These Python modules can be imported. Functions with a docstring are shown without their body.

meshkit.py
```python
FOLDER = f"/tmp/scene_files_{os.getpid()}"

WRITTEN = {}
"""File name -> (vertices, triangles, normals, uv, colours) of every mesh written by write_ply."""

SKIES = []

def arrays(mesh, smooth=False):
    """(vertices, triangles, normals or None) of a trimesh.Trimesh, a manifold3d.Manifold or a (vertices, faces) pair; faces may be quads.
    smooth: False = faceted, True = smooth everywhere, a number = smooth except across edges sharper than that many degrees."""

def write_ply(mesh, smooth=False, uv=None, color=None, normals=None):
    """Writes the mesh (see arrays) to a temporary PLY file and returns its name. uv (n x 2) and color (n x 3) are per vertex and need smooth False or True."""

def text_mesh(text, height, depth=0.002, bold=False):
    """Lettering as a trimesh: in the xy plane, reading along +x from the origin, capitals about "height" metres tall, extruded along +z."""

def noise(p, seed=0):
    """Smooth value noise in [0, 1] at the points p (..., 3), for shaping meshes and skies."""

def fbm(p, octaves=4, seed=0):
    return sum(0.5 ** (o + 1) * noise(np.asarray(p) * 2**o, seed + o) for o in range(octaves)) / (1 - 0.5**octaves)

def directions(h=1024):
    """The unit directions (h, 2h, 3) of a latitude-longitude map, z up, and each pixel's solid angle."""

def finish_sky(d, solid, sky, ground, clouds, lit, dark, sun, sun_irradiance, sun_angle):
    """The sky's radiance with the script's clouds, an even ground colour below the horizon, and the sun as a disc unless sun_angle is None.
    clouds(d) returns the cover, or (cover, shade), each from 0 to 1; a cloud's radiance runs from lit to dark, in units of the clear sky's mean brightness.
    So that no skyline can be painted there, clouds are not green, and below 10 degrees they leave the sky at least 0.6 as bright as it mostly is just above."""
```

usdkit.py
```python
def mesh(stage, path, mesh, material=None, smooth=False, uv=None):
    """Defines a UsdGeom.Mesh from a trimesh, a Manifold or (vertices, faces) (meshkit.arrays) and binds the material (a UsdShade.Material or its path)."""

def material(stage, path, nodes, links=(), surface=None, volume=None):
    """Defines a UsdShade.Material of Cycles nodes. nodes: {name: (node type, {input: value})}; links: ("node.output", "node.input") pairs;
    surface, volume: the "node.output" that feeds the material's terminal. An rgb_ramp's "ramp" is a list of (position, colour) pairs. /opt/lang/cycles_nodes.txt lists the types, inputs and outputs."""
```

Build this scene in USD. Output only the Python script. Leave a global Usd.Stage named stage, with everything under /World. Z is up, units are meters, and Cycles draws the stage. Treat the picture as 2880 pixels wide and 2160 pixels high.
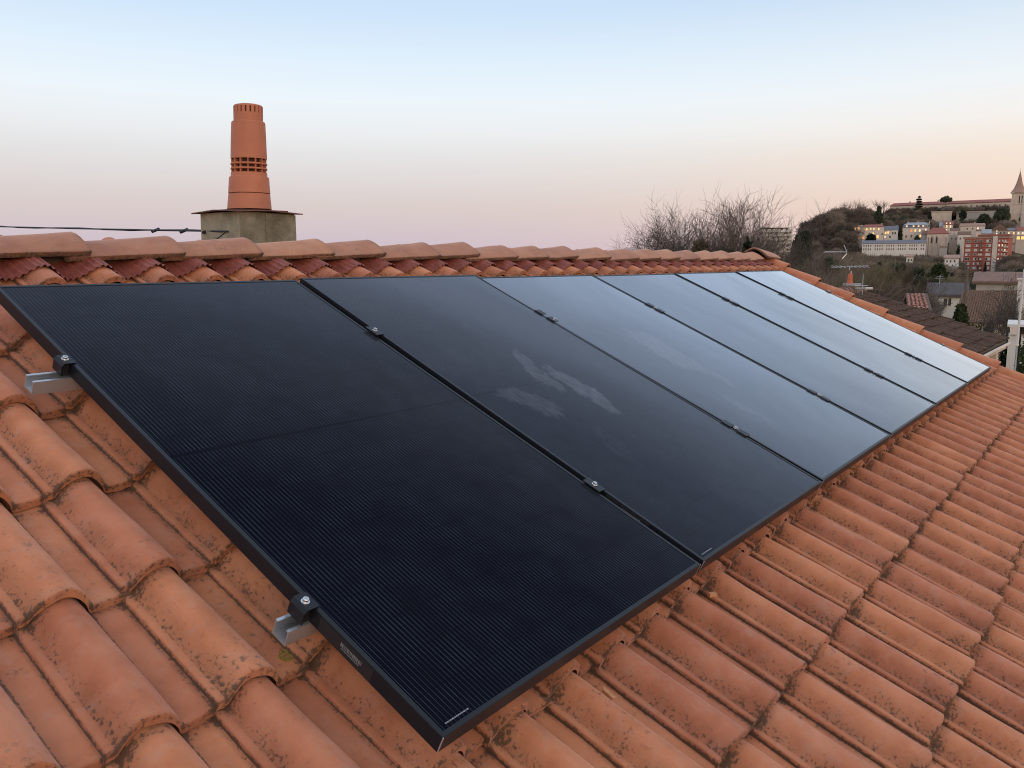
import math, random
import numpy as np
import trimesh
import usdkit, meshkit
from pxr import Usd, UsdGeom, UsdLux, UsdShade, Gf, Sdf, Vt

# ------------------------------------------------------------------ stage, camera, sky, sun
stage = Usd.Stage.CreateInMemory()
UsdGeom.SetStageUpAxis(stage, 'Z')
UsdGeom.SetStageMetersPerUnit(stage, 1.0)
UsdGeom.Xform.Define(stage, '/World')
UsdGeom.Scope.Define(stage, '/World/Looks')

TILT = math.radians(24.0)                                   # pitch of the roof
CT, ST = math.cos(TILT), math.sin(TILT)
RW = np.array([[1, 0, 0], [0, CT, -ST], [0, ST, CT]])       # roof (along ridge, up the slope, off the roof) -> world


def rotvec(r):
    a = np.linalg.norm(r); k = np.asarray(r) / a
    K = np.array([[0, -k[2], k[1]], [k[2], 0, -k[0]], [-k[1], k[0], 0]])
    return np.eye(3) + math.sin(a) * K + (1 - math.cos(a)) * K @ K


CAMR = rotvec([1.95556, -0.66944, 0.88158])                 # rows: right, down, forward in roof coordinates
CAMC = np.array([-0.93351, -0.46513, 1.05185])
FPX = 2319.757
cw = RW @ CAMC
right, down, fwd = (RW @ CAMR[i] for i in range(3))
cam = UsdGeom.Camera.Define(stage, '/World/camera')
m4 = np.eye(4); m4[:3, 0], m4[:3, 1], m4[:3, 2], m4[:3, 3] = right, -down, -fwd, cw
cam.AddTransformOp().Set(Gf.Matrix4d(*m4.T.ravel().tolist()))
cam.CreateFocalLengthAttr(28.0)
cam.CreateHorizontalApertureAttr(28.0 * 2880 / FPX)
cam.CreateVerticalApertureAttr(28.0 * 2160 / FPX)
cam.CreateFStopAttr(0.0)
EXPOSURE = 0.14
cam.CreateExposureAttr(EXPOSURE)

FH0 = 0
fh = np.array([fwd[0], fwd[1], 0.0]); fh /= np.linalg.norm(fh)
rh = np.array([fh[1], -fh[0], 0.0])
SUN_AZ, SUN_EL = math.radians(152), math.radians(5.0)       # behind the camera and to its right, just above the horizon
sun_h = fh * math.cos(SUN_AZ) + rh * math.sin(SUN_AZ)
SUN = sun_h * math.cos(SUN_EL) + np.array([0, 0, math.sin(SUN_EL)])

dome = UsdLux.DomeLight.Define(stage, '/World/sky')
dome.CreateIntensityAttr(1.0)
S = 10.0                                                    # the ramps hold the radiance at strength 0.1
ANTI = [(0.0, (.545, .455, .545)), (.030, (.590, .500, .560)), (.064, (.645, .560, .555)), (.112, (.715, .690, .695)), (.150, (.785, .805, .825)), (.180, (.800, .860, .910)), (.22, (.715, .825, .925)),
        (.28, (.570, .725, .905)), (.36, (.540, .695, .920)), (.62, (.560, .690, .900)), (1.0, (.540, .660, .870))]
SIDE = [(0.0, (.820, .540, .450)), (.035, (.865, .600, .490)), (.064, (.870, .640, .525)), (.112, (.875, .735, .625)), (.15, (.880, .840, .800)), (.19, (.815, .860, .895)),
        (.24, (.690, .785, .880)), (.28, (.565, .690, .845)), (.36, (.565, .720, .935)), (.62, (.560, .690, .900)), (1.0, (.540, .660, .870))]
GLOW = [(0.0, (1.30, .80, .44)), (.07, (1.50, 1.0, .60)), (.17, (1.42, 1.12, .84)), (.33, (1.10, 1.02, .98)), (.55, (.76, .80, .90)), (1.0, (.540, .660, .870))]


def scaled(r):
    return [(a, tuple(min(c * 1.0, 10) for c in col)) for a, col in r]


skymat = usdkit.material(stage, '/World/Looks/sky', {
    'tc': ('texture_coordinate', {}), 'sep': ('separate_xyz', {}),
    'zc': ('math', {'math_type': 'maximum', 'value2': 0.0}),
    'anti': ('rgb_ramp', {'ramp': scaled(ANTI)}), 'side': ('rgb_ramp', {'ramp': scaled(SIDE)}), 'glow': ('rgb_ramp', {'ramp': scaled(GLOW)}),
    'flat': ('vector_math', {'vector_math_type': 'multiply', 'vector2': (1, 1, 0)}) if False else ('combine_xyz', {'z': 0.0}),
    'nrm': ('vector_math', {'math_type': 'normalize'}),
    'dot': ('vector_math', {'math_type': 'dot_product', 'vector2': tuple(sun_h)}),
    'f1': ('map_range', {'range_type': 'smoothstep', 'from_min': -1.0, 'from_max': -0.42, 'to_min': 0.0, 'to_max': 1.0, 'clamp': True}),
    'f2': ('map_range', {'range_type': 'smoothstep', 'from_min': -0.25, 'from_max': 0.95, 'to_min': 0.0, 'to_max': 1.0, 'clamp': True}),
    'm1': ('mix_color', {'use_clamp': False}), 'm2': ('mix_color', {'use_clamp': False}),
    'sky': ('sky_texture', {'sky_type': 'single_scattering', 'sun_disc': False, 'sun_elevation': SUN_EL, 'sun_rotation': math.atan2(SUN[0], SUN[1]), 'aerosol_density': 1.0, 'air_density': 1.0}),
    'sc': ('mix_color', {'blend_type': 'multiply', 'fac': 1.0, 'b': (S, S, S), 'use_clamp': False}),
    'fin': ('mix_color', {'fac': 0.05, 'use_clamp': False}),
    'bg': ('background_shader', {'strength': 0.1})},
    [('tc.generated', 'sep.vector'), ('sep.z', 'zc.value1'), ('zc.value', 'anti.fac'), ('zc.value', 'side.fac'), ('zc.value', 'glow.fac'),
     ('sep.x', 'flat.x'), ('sep.y', 'flat.y'), ('flat.vector', 'nrm.vector1'), ('nrm.vector', 'dot.vector1'), ('dot.value', 'f1.value'), ('dot.value', 'f2.value'),
     ('f1.result', 'm1.fac'), ('anti.color', 'm1.a'), ('side.color', 'm1.b'), ('f2.result', 'm2.fac'), ('m1.result', 'm2.a'), ('glow.color', 'm2.b'),
     ('m2.result', 'sc.a'), ('sc.result', 'fin.a'), ('sky.color', 'fin.b'), ('fin.result', 'bg.color')], surface='bg.background')
UsdShade.MaterialBindingAPI.Apply(dome.GetPrim()).Bind(skymat)

sun = UsdLux.DistantLight.Define(stage, '/World/sun')       # the sun is down in the afterglow: a broad, weak, warm light
sun.CreateIntensityAttr(0.16); sun.CreateAngleAttr(24.0); sun.CreateColorAttr(Gf.Vec3f(1.0, 0.80, 0.62)); sun.CreateNormalizeAttr(True)
z = SUN; x = np.cross([0, 0, 1], z); x /= np.linalg.norm(x); y = np.cross(z, x)
sm = np.eye(4); sm[:3, 0], sm[:3, 1], sm[:3, 2] = x, y, z
sun.AddTransformOp().Set(Gf.Matrix4d(*sm.T.ravel().tolist()))


# ------------------------------------------------------------------ helpers
USED = {}


def numbered(parent, name):
    k = USED.get((parent, name), 0); USED[(parent, name)] = k + 1
    return f'{parent}/{name}' if k == 0 else f'{parent}/{name}_{k:03d}'


def tag(p, label=None, cat=None, group=None, kind=None):
    p = p.GetPrim() if hasattr(p, 'GetPrim') else p
    for k, v in (('label', label), ('category', cat), ('group', group), ('kind', kind)):
        if v:
            p.SetCustomDataByKey(k, v)
    return p


class Thing:
    """An Xform directly under /World; parts are given in world coordinates (or local ones when M is given) and stored relative to its base."""

    def __init__(self, name, label, cat, base=(0, 0, 0), group=None, M=None):
        self.path = numbered('/World', name)
        self.x = UsdGeom.Xform.Define(stage, self.path)
        self.local = M is not None
        self.base = np.asarray(base, float)
        if M is not None:
            self.x.AddTransformOp().Set(Gf.Matrix4d(*np.asarray(M).T.ravel().tolist()))
        else:
            self.x.AddTranslateOp().Set(Gf.Vec3d(*map(float, base)))
        tag(self.x, label, cat, group)

    def part(self, name, mesh, mat, parent=None, smooth=False, label=None, kind=None, uv=None, attr=None):
        path = numbered(parent or self.path, name)
        v, f, n = meshkit.arrays(mesh, smooth)
        if not self.local:
            v = v - self.base
        put(path, v, f, n, mat, attr)
        tag(stage.GetPrimAtPath(path), label, None, None, kind)
        return path


def put(path, v, f, n, mat, attr=None):
    m = UsdGeom.Mesh.Define(stage, path)
    m.CreatePointsAttr(Vt.Vec3fArray.FromNumpy(np.ascontiguousarray(v, np.float32)))
    m.CreateFaceVertexCountsAttr(Vt.IntArray.FromNumpy(np.full(len(f), 3, np.int32)))
    m.CreateFaceVertexIndicesAttr(Vt.IntArray.FromNumpy(np.ascontiguousarray(f, np.int32).ravel()))
    m.CreateSubdivisionSchemeAttr('none')
    if n is not None:
        m.CreateNormalsAttr(Vt.Vec3fArray.FromNumpy(np.ascontiguousarray(n, np.float32)))
        m.SetNormalsInterpolation('vertex')
    if attr is not None:
        for k, a in attr.items():
            UsdGeom.PrimvarsAPI(m).CreatePrimvar(k, Sdf.ValueTypeNames.FloatArray, 'vertex').Set(Vt.FloatArray.FromNumpy(np.ascontiguousarray(a, np.float32)))
    UsdShade.MaterialBindingAPI.Apply(m.GetPrim()).Bind(mat)
    return m


def single(name, mesh, mat, label=None, cat=None, group=None, kind=None, smooth=False):
    path = numbered('/World', name)
    v, f, n = meshkit.arrays(mesh, smooth)
    m = put(path, v, f, n, mat)
    tag(m, label, cat, group, kind)
    return m


class MB:
    """Collects triangles."""

    def __init__(self):
        self.v, self.f, self.n = [], [], 0

    def add(self, v, f):
        v, f = np.asarray(v, float), np.asarray(f, int)
        if f.shape[1] == 4:
            f = np.vstack([f[:, [0, 1, 2]], f[:, [0, 2, 3]]])
        self.v.append(v); self.f.append(f + self.n); self.n += len(v)
        return self

    def mesh(self):
        return np.vstack(self.v), np.vstack(self.f)

    def box(self, o, ex, ey, ez):
        """A box with a corner o and three edge vectors."""
        o, ex, ey, ez = (np.asarray(a, float) for a in (o, ex, ey, ez))
        v = [o + a * ex + b * ey + c * ez for c in (0, 1) for b in (0, 1) for a in (0, 1)]
        f = [[0, 2, 3, 1], [4, 5, 7, 6], [0, 1, 5, 4], [2, 6, 7, 3], [0, 4, 6, 2], [1, 3, 7, 5]]
        if np.dot(np.cross(ex, ey), ez) < 0:
            f = [q[::-1] for q in f]
        return self.add(v, f)

    def bar(self, a, b, r, sides=6, r2=None):
        return self.tube([a, b], [r, r if r2 is None else r2], sides)

    def tube(self, pts, radii, sides=6, cap=True):
        pts = np.asarray(pts, float); radii = np.broadcast_to(np.asarray(radii, float), (len(pts),))
        d = np.gradient(pts, axis=0); d /= np.maximum(np.linalg.norm(d, axis=1, keepdims=True), 1e-9)
        up = np.array([0, 0, 1.0]) if abs(d[0][2]) < 0.9 else np.array([1.0, 0, 0])
        a = np.cross(d, up); a /= np.maximum(np.linalg.norm(a, axis=1, keepdims=True), 1e-9); b = np.cross(d, a)
        t = np.arange(sides) * 2 * np.pi / sides
        v = (pts[:, None] + radii[:, None, None] * (np.cos(t)[None, :, None] * a[:, None] - np.sin(t)[None, :, None] * b[:, None])).reshape(-1, 3)
        f = []
        for i in range(len(pts) - 1):
            for k in range(sides):
                k2 = (k + 1) % sides
                f.append([i * sides + k, i * sides + k2, (i + 1) * sides + k2, (i + 1) * sides + k])
        f = np.array(f); f = np.vstack([f[:, [0, 1, 2]], f[:, [0, 2, 3]]])
        if cap:
            n = len(v); v = np.vstack([v, pts[0], pts[-1]])
            e = (len(pts) - 1) * sides
            f = np.vstack([f, [[n, (k + 1) % sides, k] for k in range(sides)], [[n + 1, e + k, e + (k + 1) % sides] for k in range(sides)]])
        return self.add(v, f)

    def lathe(self, prof, base=(0, 0, 0), sides=32, axis=None, closed=False):
        """prof: (radius, height) pairs from the bottom up."""
        prof = np.asarray(prof, float); t = np.arange(sides) * 2 * np.pi / sides
        v = np.stack([prof[:, None, 0] * np.cos(t), prof[:, None, 0] * np.sin(t), np.broadcast_to(prof[:, None, 1], (len(prof), sides))], -1).reshape(-1, 3)
        f = [[i * sides + k, i * sides + (k + 1) % sides, (i + 1) * sides + (k + 1) % sides, (i + 1) * sides + k] for i in range(len(prof) - 1) for k in range(sides)]
        return self.add(v + np.asarray(base, float), f)

    def poly(self, pts):
        pts = np.asarray(pts, float)
        return self.add(pts, [[0, i, i + 1] for i in range(1, len(pts) - 1)])

    def grid(self, V, flip=False):
        a, b = V.shape[:2]; i = np.arange(a * b).reshape(a, b)
        q = np.stack([i[:-1, :-1], i[1:, :-1], i[1:, 1:], i[:-1, 1:]], -1).reshape(-1, 4)
        return self.add(V.reshape(-1, 3), q[:, ::-1] if flip else q)


def W(px, py, d):
    """The point at distance d along the view axis that is seen at (px, py) of the photograph."""
    return cw + d * (fwd + right * (px - 1440) / FPX + down * (py - 1080) / FPX)


def H(px, d, zrel):
    """The point at level zrel (metres above the lens) seen in column px, at forward distance d on the ground plan."""
    p = cw + fh * d + rh * ((px - 1440) / FPX * (d * CP - zrel * SP))
    return np.array([p[0], p[1], cw[2] + zrel])


CP, SP = math.sqrt(1 - fwd[2] ** 2), -fwd[2]


def zof(py, d):
    """Level (relative to the lens) of what is seen in row py at forward distance d on the ground plan."""
    q = (1080 - py) / FPX
    return d * (q * CP - SP) / (CP + q * SP)


def lat_of(px, d, z=0.0):
    return (px - 1440) / FPX * (d * CP - z * SP)


# ------------------------------------------------------------------ materials
def L(name):
    return '/World/Looks/' + name


def simple(name, col, rough=0.6, metallic=0.0, var=0.0, scale=6.0, spec=0.5, bumps=0.0, bscale=40.0, dark=None, objvar=0.0):
    nodes = {'p': ('principled_bsdf', {'base_color': col, 'roughness': rough, 'metallic': metallic, 'specular_ior_level': spec})}
    links = []
    if var:
        dk = dark or tuple(c * (1 - var) for c in col); lt = tuple(min(1, c * (1 + var)) for c in col)
        nodes |= {'g': ('geometry', {}), 'n': ('noise_texture', {'scale': scale, 'detail': 6.0, 'roughness': 0.65}), 'r': ('rgb_ramp', {'ramp': [(0.3, dk), (0.5, col), (0.72, lt)]})}
        links += [('g.position', 'n.vector'), ('n.fac', 'r.fac')]
        src = 'r.color'
        if objvar:
            nodes |= {'oi': ('object_info', {}), 'mr': ('map_range', {'from_min': 0.0, 'from_max': 1.0, 'to_min': 1 - objvar, 'to_max': 1 + objvar}), 'hs': ('hsv', {})}
            links += [('oi.random', 'mr.value'), ('mr.result', 'hs.value'), ('r.color', 'hs.color')]
            src = 'hs.color'
        links += [(src, 'p.base_color')]
        if bumps:
            nodes |= {'n2': ('noise_texture', {'scale': bscale, 'detail': 5.0}), 'b': ('bump', {'strength': bumps, 'distance': 0.01})}
            links += [('g.position', 'n2.vector'), ('n2.fac', 'b.height'), ('b.normal', 'p.normal')]
    return usdkit.material(stage, L(name), nodes, links, surface='p.BSDF')


def terracotta(name, lo, mid, hi, dirt_shade_col=(.030, .024, .016), speck=1.0, rough=0.8, pale=(.40, .27, .22), sheen=.12):
    """Fired clay: blotchy tone per tile, soot and lichen specks and painted joint shade that gather where the vertex attribute 'dirt' is high."""
    return usdkit.material(stage, L(name), {
        'g': ('geometry', {}), 'oi': ('object_info', {}), 'd': ('attribute', {'attribute': 'dirt_shade'}),
        'off': ('vector_math', {'math_type': 'scale', 'scale': 37.0}), 'cmb': ('combine_xyz', {}), 'add': ('vector_math', {'math_type': 'add'}),
        'n1': ('noise_texture', {'scale': 9.0, 'detail': 5.0, 'roughness': 0.6}),
        'r1': ('rgb_ramp', {'ramp': [(0.28, lo), (0.50, mid), (0.72, hi)]}),
        'tone': ('map_range', {'to_min': 0.90, 'to_max': 1.12}), 'hue': ('map_range', {'to_min': 0.4965, 'to_max': 0.504}), 'hs': ('hsv', {'saturation': 1.0}),
        'np': ('noise_texture', {'scale': 22.0, 'detail': 4.0, 'roughness': 0.7}), 'pf': ('map_range', {'from_min': 0.52, 'from_max': 0.80, 'to_min': 0.0, 'to_max': 0.40, 'clamp': True}), 'pale': ('mix_color', {'b': pale}),
        'ns': ('noise_texture', {'scale': 125.0, 'detail': 3.0, 'roughness': 0.62}), 'nm': ('noise_texture', {'scale': 14.0, 'detail': 4.0, 'roughness': 0.7}),
        'dm': ('math', {'math_type': 'multiply_add', 'value2': 0.42 * speck, 'value3': 0.0}),
        'mm': ('math', {'math_type': 'multiply_add', 'value2': 0.30 * speck}),
        'sp': ('math', {'math_type': 'add'}), 'sf': ('map_range', {'from_min': 0.90, 'from_max': 1.02, 'to_min': 0.0, 'to_max': 0.70, 'clamp': True}),
        'm2': ('mix_color', {'b': dirt_shade_col}),
        'dg': ('math', {'math_type': 'multiply'}), 'dgf': ('map_range', {'from_min': 0.06, 'from_max': 0.80, 'to_min': 0.0, 'to_max': 0.80, 'clamp': True}), 'm3': ('mix_color', {'b': (.045, .034, .022)}),
        'vo': ('voronoi_texture', {'scale': 17.0, 'randomness': 1.0}), 'vf': ('map_range', {'from_min': 0.060, 'from_max': 0.085, 'to_min': 1.0, 'to_max': 0.0, 'clamp': True}),
        'nl': ('noise_texture', {'scale': 5.0, 'detail': 2.0}), 'nlf': ('map_range', {'from_min': 0.54, 'from_max': 0.60, 'to_min': 0.0, 'to_max': 0.60, 'clamp': True}), 'vm': ('math', {'math_type': 'multiply'}), 'm4': ('mix_color', {'b': (.19, .165, .125)}),
        'nk': ('noise_texture', {'scale': 62.0, 'detail': 5.0, 'roughness': 0.70}), 'nkf': ('map_range', {'from_min': 0.56, 'from_max': 0.66, 'to_min': 0.0, 'to_max': 0.75, 'clamp': True}),
        'nk2': ('noise_texture', {'scale': 3.6, 'detail': 2.0}), 'nk2f': ('map_range', {'from_min': 0.52, 'from_max': 0.70, 'to_min': 0.0, 'to_max': 1.0, 'clamp': True}), 'km': ('math', {'math_type': 'multiply'}), 'm5': ('mix_color', {'b': (.085, .062, .045)}),
        'nb': ('noise_texture', {'scale': 260.0, 'detail': 4.0, 'roughness': 0.7}), 'nb2': ('noise_texture', {'scale': 30.0, 'detail': 3.0}), 'bs': ('math', {'math_type': 'multiply_add', 'value2': 2.5}), 'b': ('bump', {'strength': 0.35, 'distance': 0.0020}),
        'p': ('principled_bsdf', {'roughness': rough, 'specular_ior_level': 0.35, 'diffuse_roughness': 0.3, 'sheen_weight': sheen, 'sheen_roughness': 0.45, 'sheen_tint': (.80, .78, .86)})},
        [('oi.random', 'cmb.x'), ('oi.random', 'cmb.y'), ('cmb.vector', 'off.vector1'), ('g.position', 'add.vector1'), ('off.vector', 'add.vector2'),
         ('add.vector', 'n1.vector'), ('n1.fac', 'r1.fac'), ('oi.random', 'tone.value'), ('tone.result', 'hs.value'), ('oi.random', 'hue.value'), ('hue.result', 'hs.hue'), ('r1.color', 'hs.color'),
         ('add.vector', 'np.vector'), ('np.fac', 'pf.value'), ('pf.result', 'pale.fac'), ('hs.color', 'pale.a'),
         ('g.position', 'ns.vector'), ('add.vector', 'nm.vector'), ('d.fac', 'dm.value1'), ('nm.fac', 'mm.value1'), ('dm.value', 'mm.value3'), ('mm.value', 'sp.value1'), ('ns.fac', 'sp.value2'), ('sp.value', 'sf.value'),
         ('sf.result', 'm2.fac'), ('pale.result', 'm2.a'),
         ('d.fac', 'dg.value1'), ('nm.fac', 'dg.value2'), ('dg.value', 'dgf.value'), ('dgf.result', 'm3.fac'), ('m2.result', 'm3.a'),
         ('add.vector', 'vo.vector'), ('vo.distance', 'vf.value'), ('add.vector', 'nl.vector'), ('nl.fac', 'nlf.value'), ('vf.result', 'vm.value1'), ('nlf.result', 'vm.value2'), ('vm.value', 'm4.fac'), ('m3.result', 'm4.a'),
         ('g.position', 'nk.vector'), ('nk.fac', 'nkf.value'), ('add.vector', 'nk2.vector'), ('nk2.fac', 'nk2f.value'), ('nkf.result', 'km.value1'), ('nk2f.result', 'km.value2'), ('km.value', 'm5.fac'), ('m4.result', 'm5.a'), ('m5.result', 'p.base_color'), ('g.position', 'nb.vector'), ('g.position', 'nb2.vector'), ('nb2.fac', 'bs.value1'), ('nb.fac', 'bs.value3'), ('bs.value', 'b.height'), ('b.normal', 'p.normal')], surface='p.BSDF')


M = {}
M['tile'] = terracotta('clay_tile', (.375, .122, .056), (.460, .168, .082), (.520, .212, .114))
M['ridge'] = terracotta('clay_ridge', (.310, .135, .075), (.385, .172, .095), (.430, .205, .120), speck=0.85)
M['deck'] = simple('roof_deck', (.10, .075, .055), 0.9)
M['flash'] = simple('red_flashing', (.235, .066, .048), 0.55, var=0.35, scale=30)
M['frame'] = simple('black_anodised', (.006, .007, .010), 0.42, metallic=0.0, spec=0.30)
M['black'] = simple('black_plastic', (.010, .010, .012), 0.5)
M['alu'] = simple('bare_aluminium', (.50, .52, .55), 0.36, metallic=0.85)
M['steel'] = simple('stainless_bolt', (.66, .66, .66), 0.25, metallic=1.0)
M['print'] = simple('white_print', (.24, .25, .28), 0.6)
M['bars'] = simple('barcode_ink', (.17, .175, .19), 0.6)
M['pot'] = simple('chimney_pot_clay', (.430, .145, .075), 0.6, var=0.14, scale=5)
M['pot_dark'] = simple('flue_inside', (.06, .022, .014), 0.9)
M['cable'] = simple('black_cable', (.012, .012, .014), 0.6)


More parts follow.
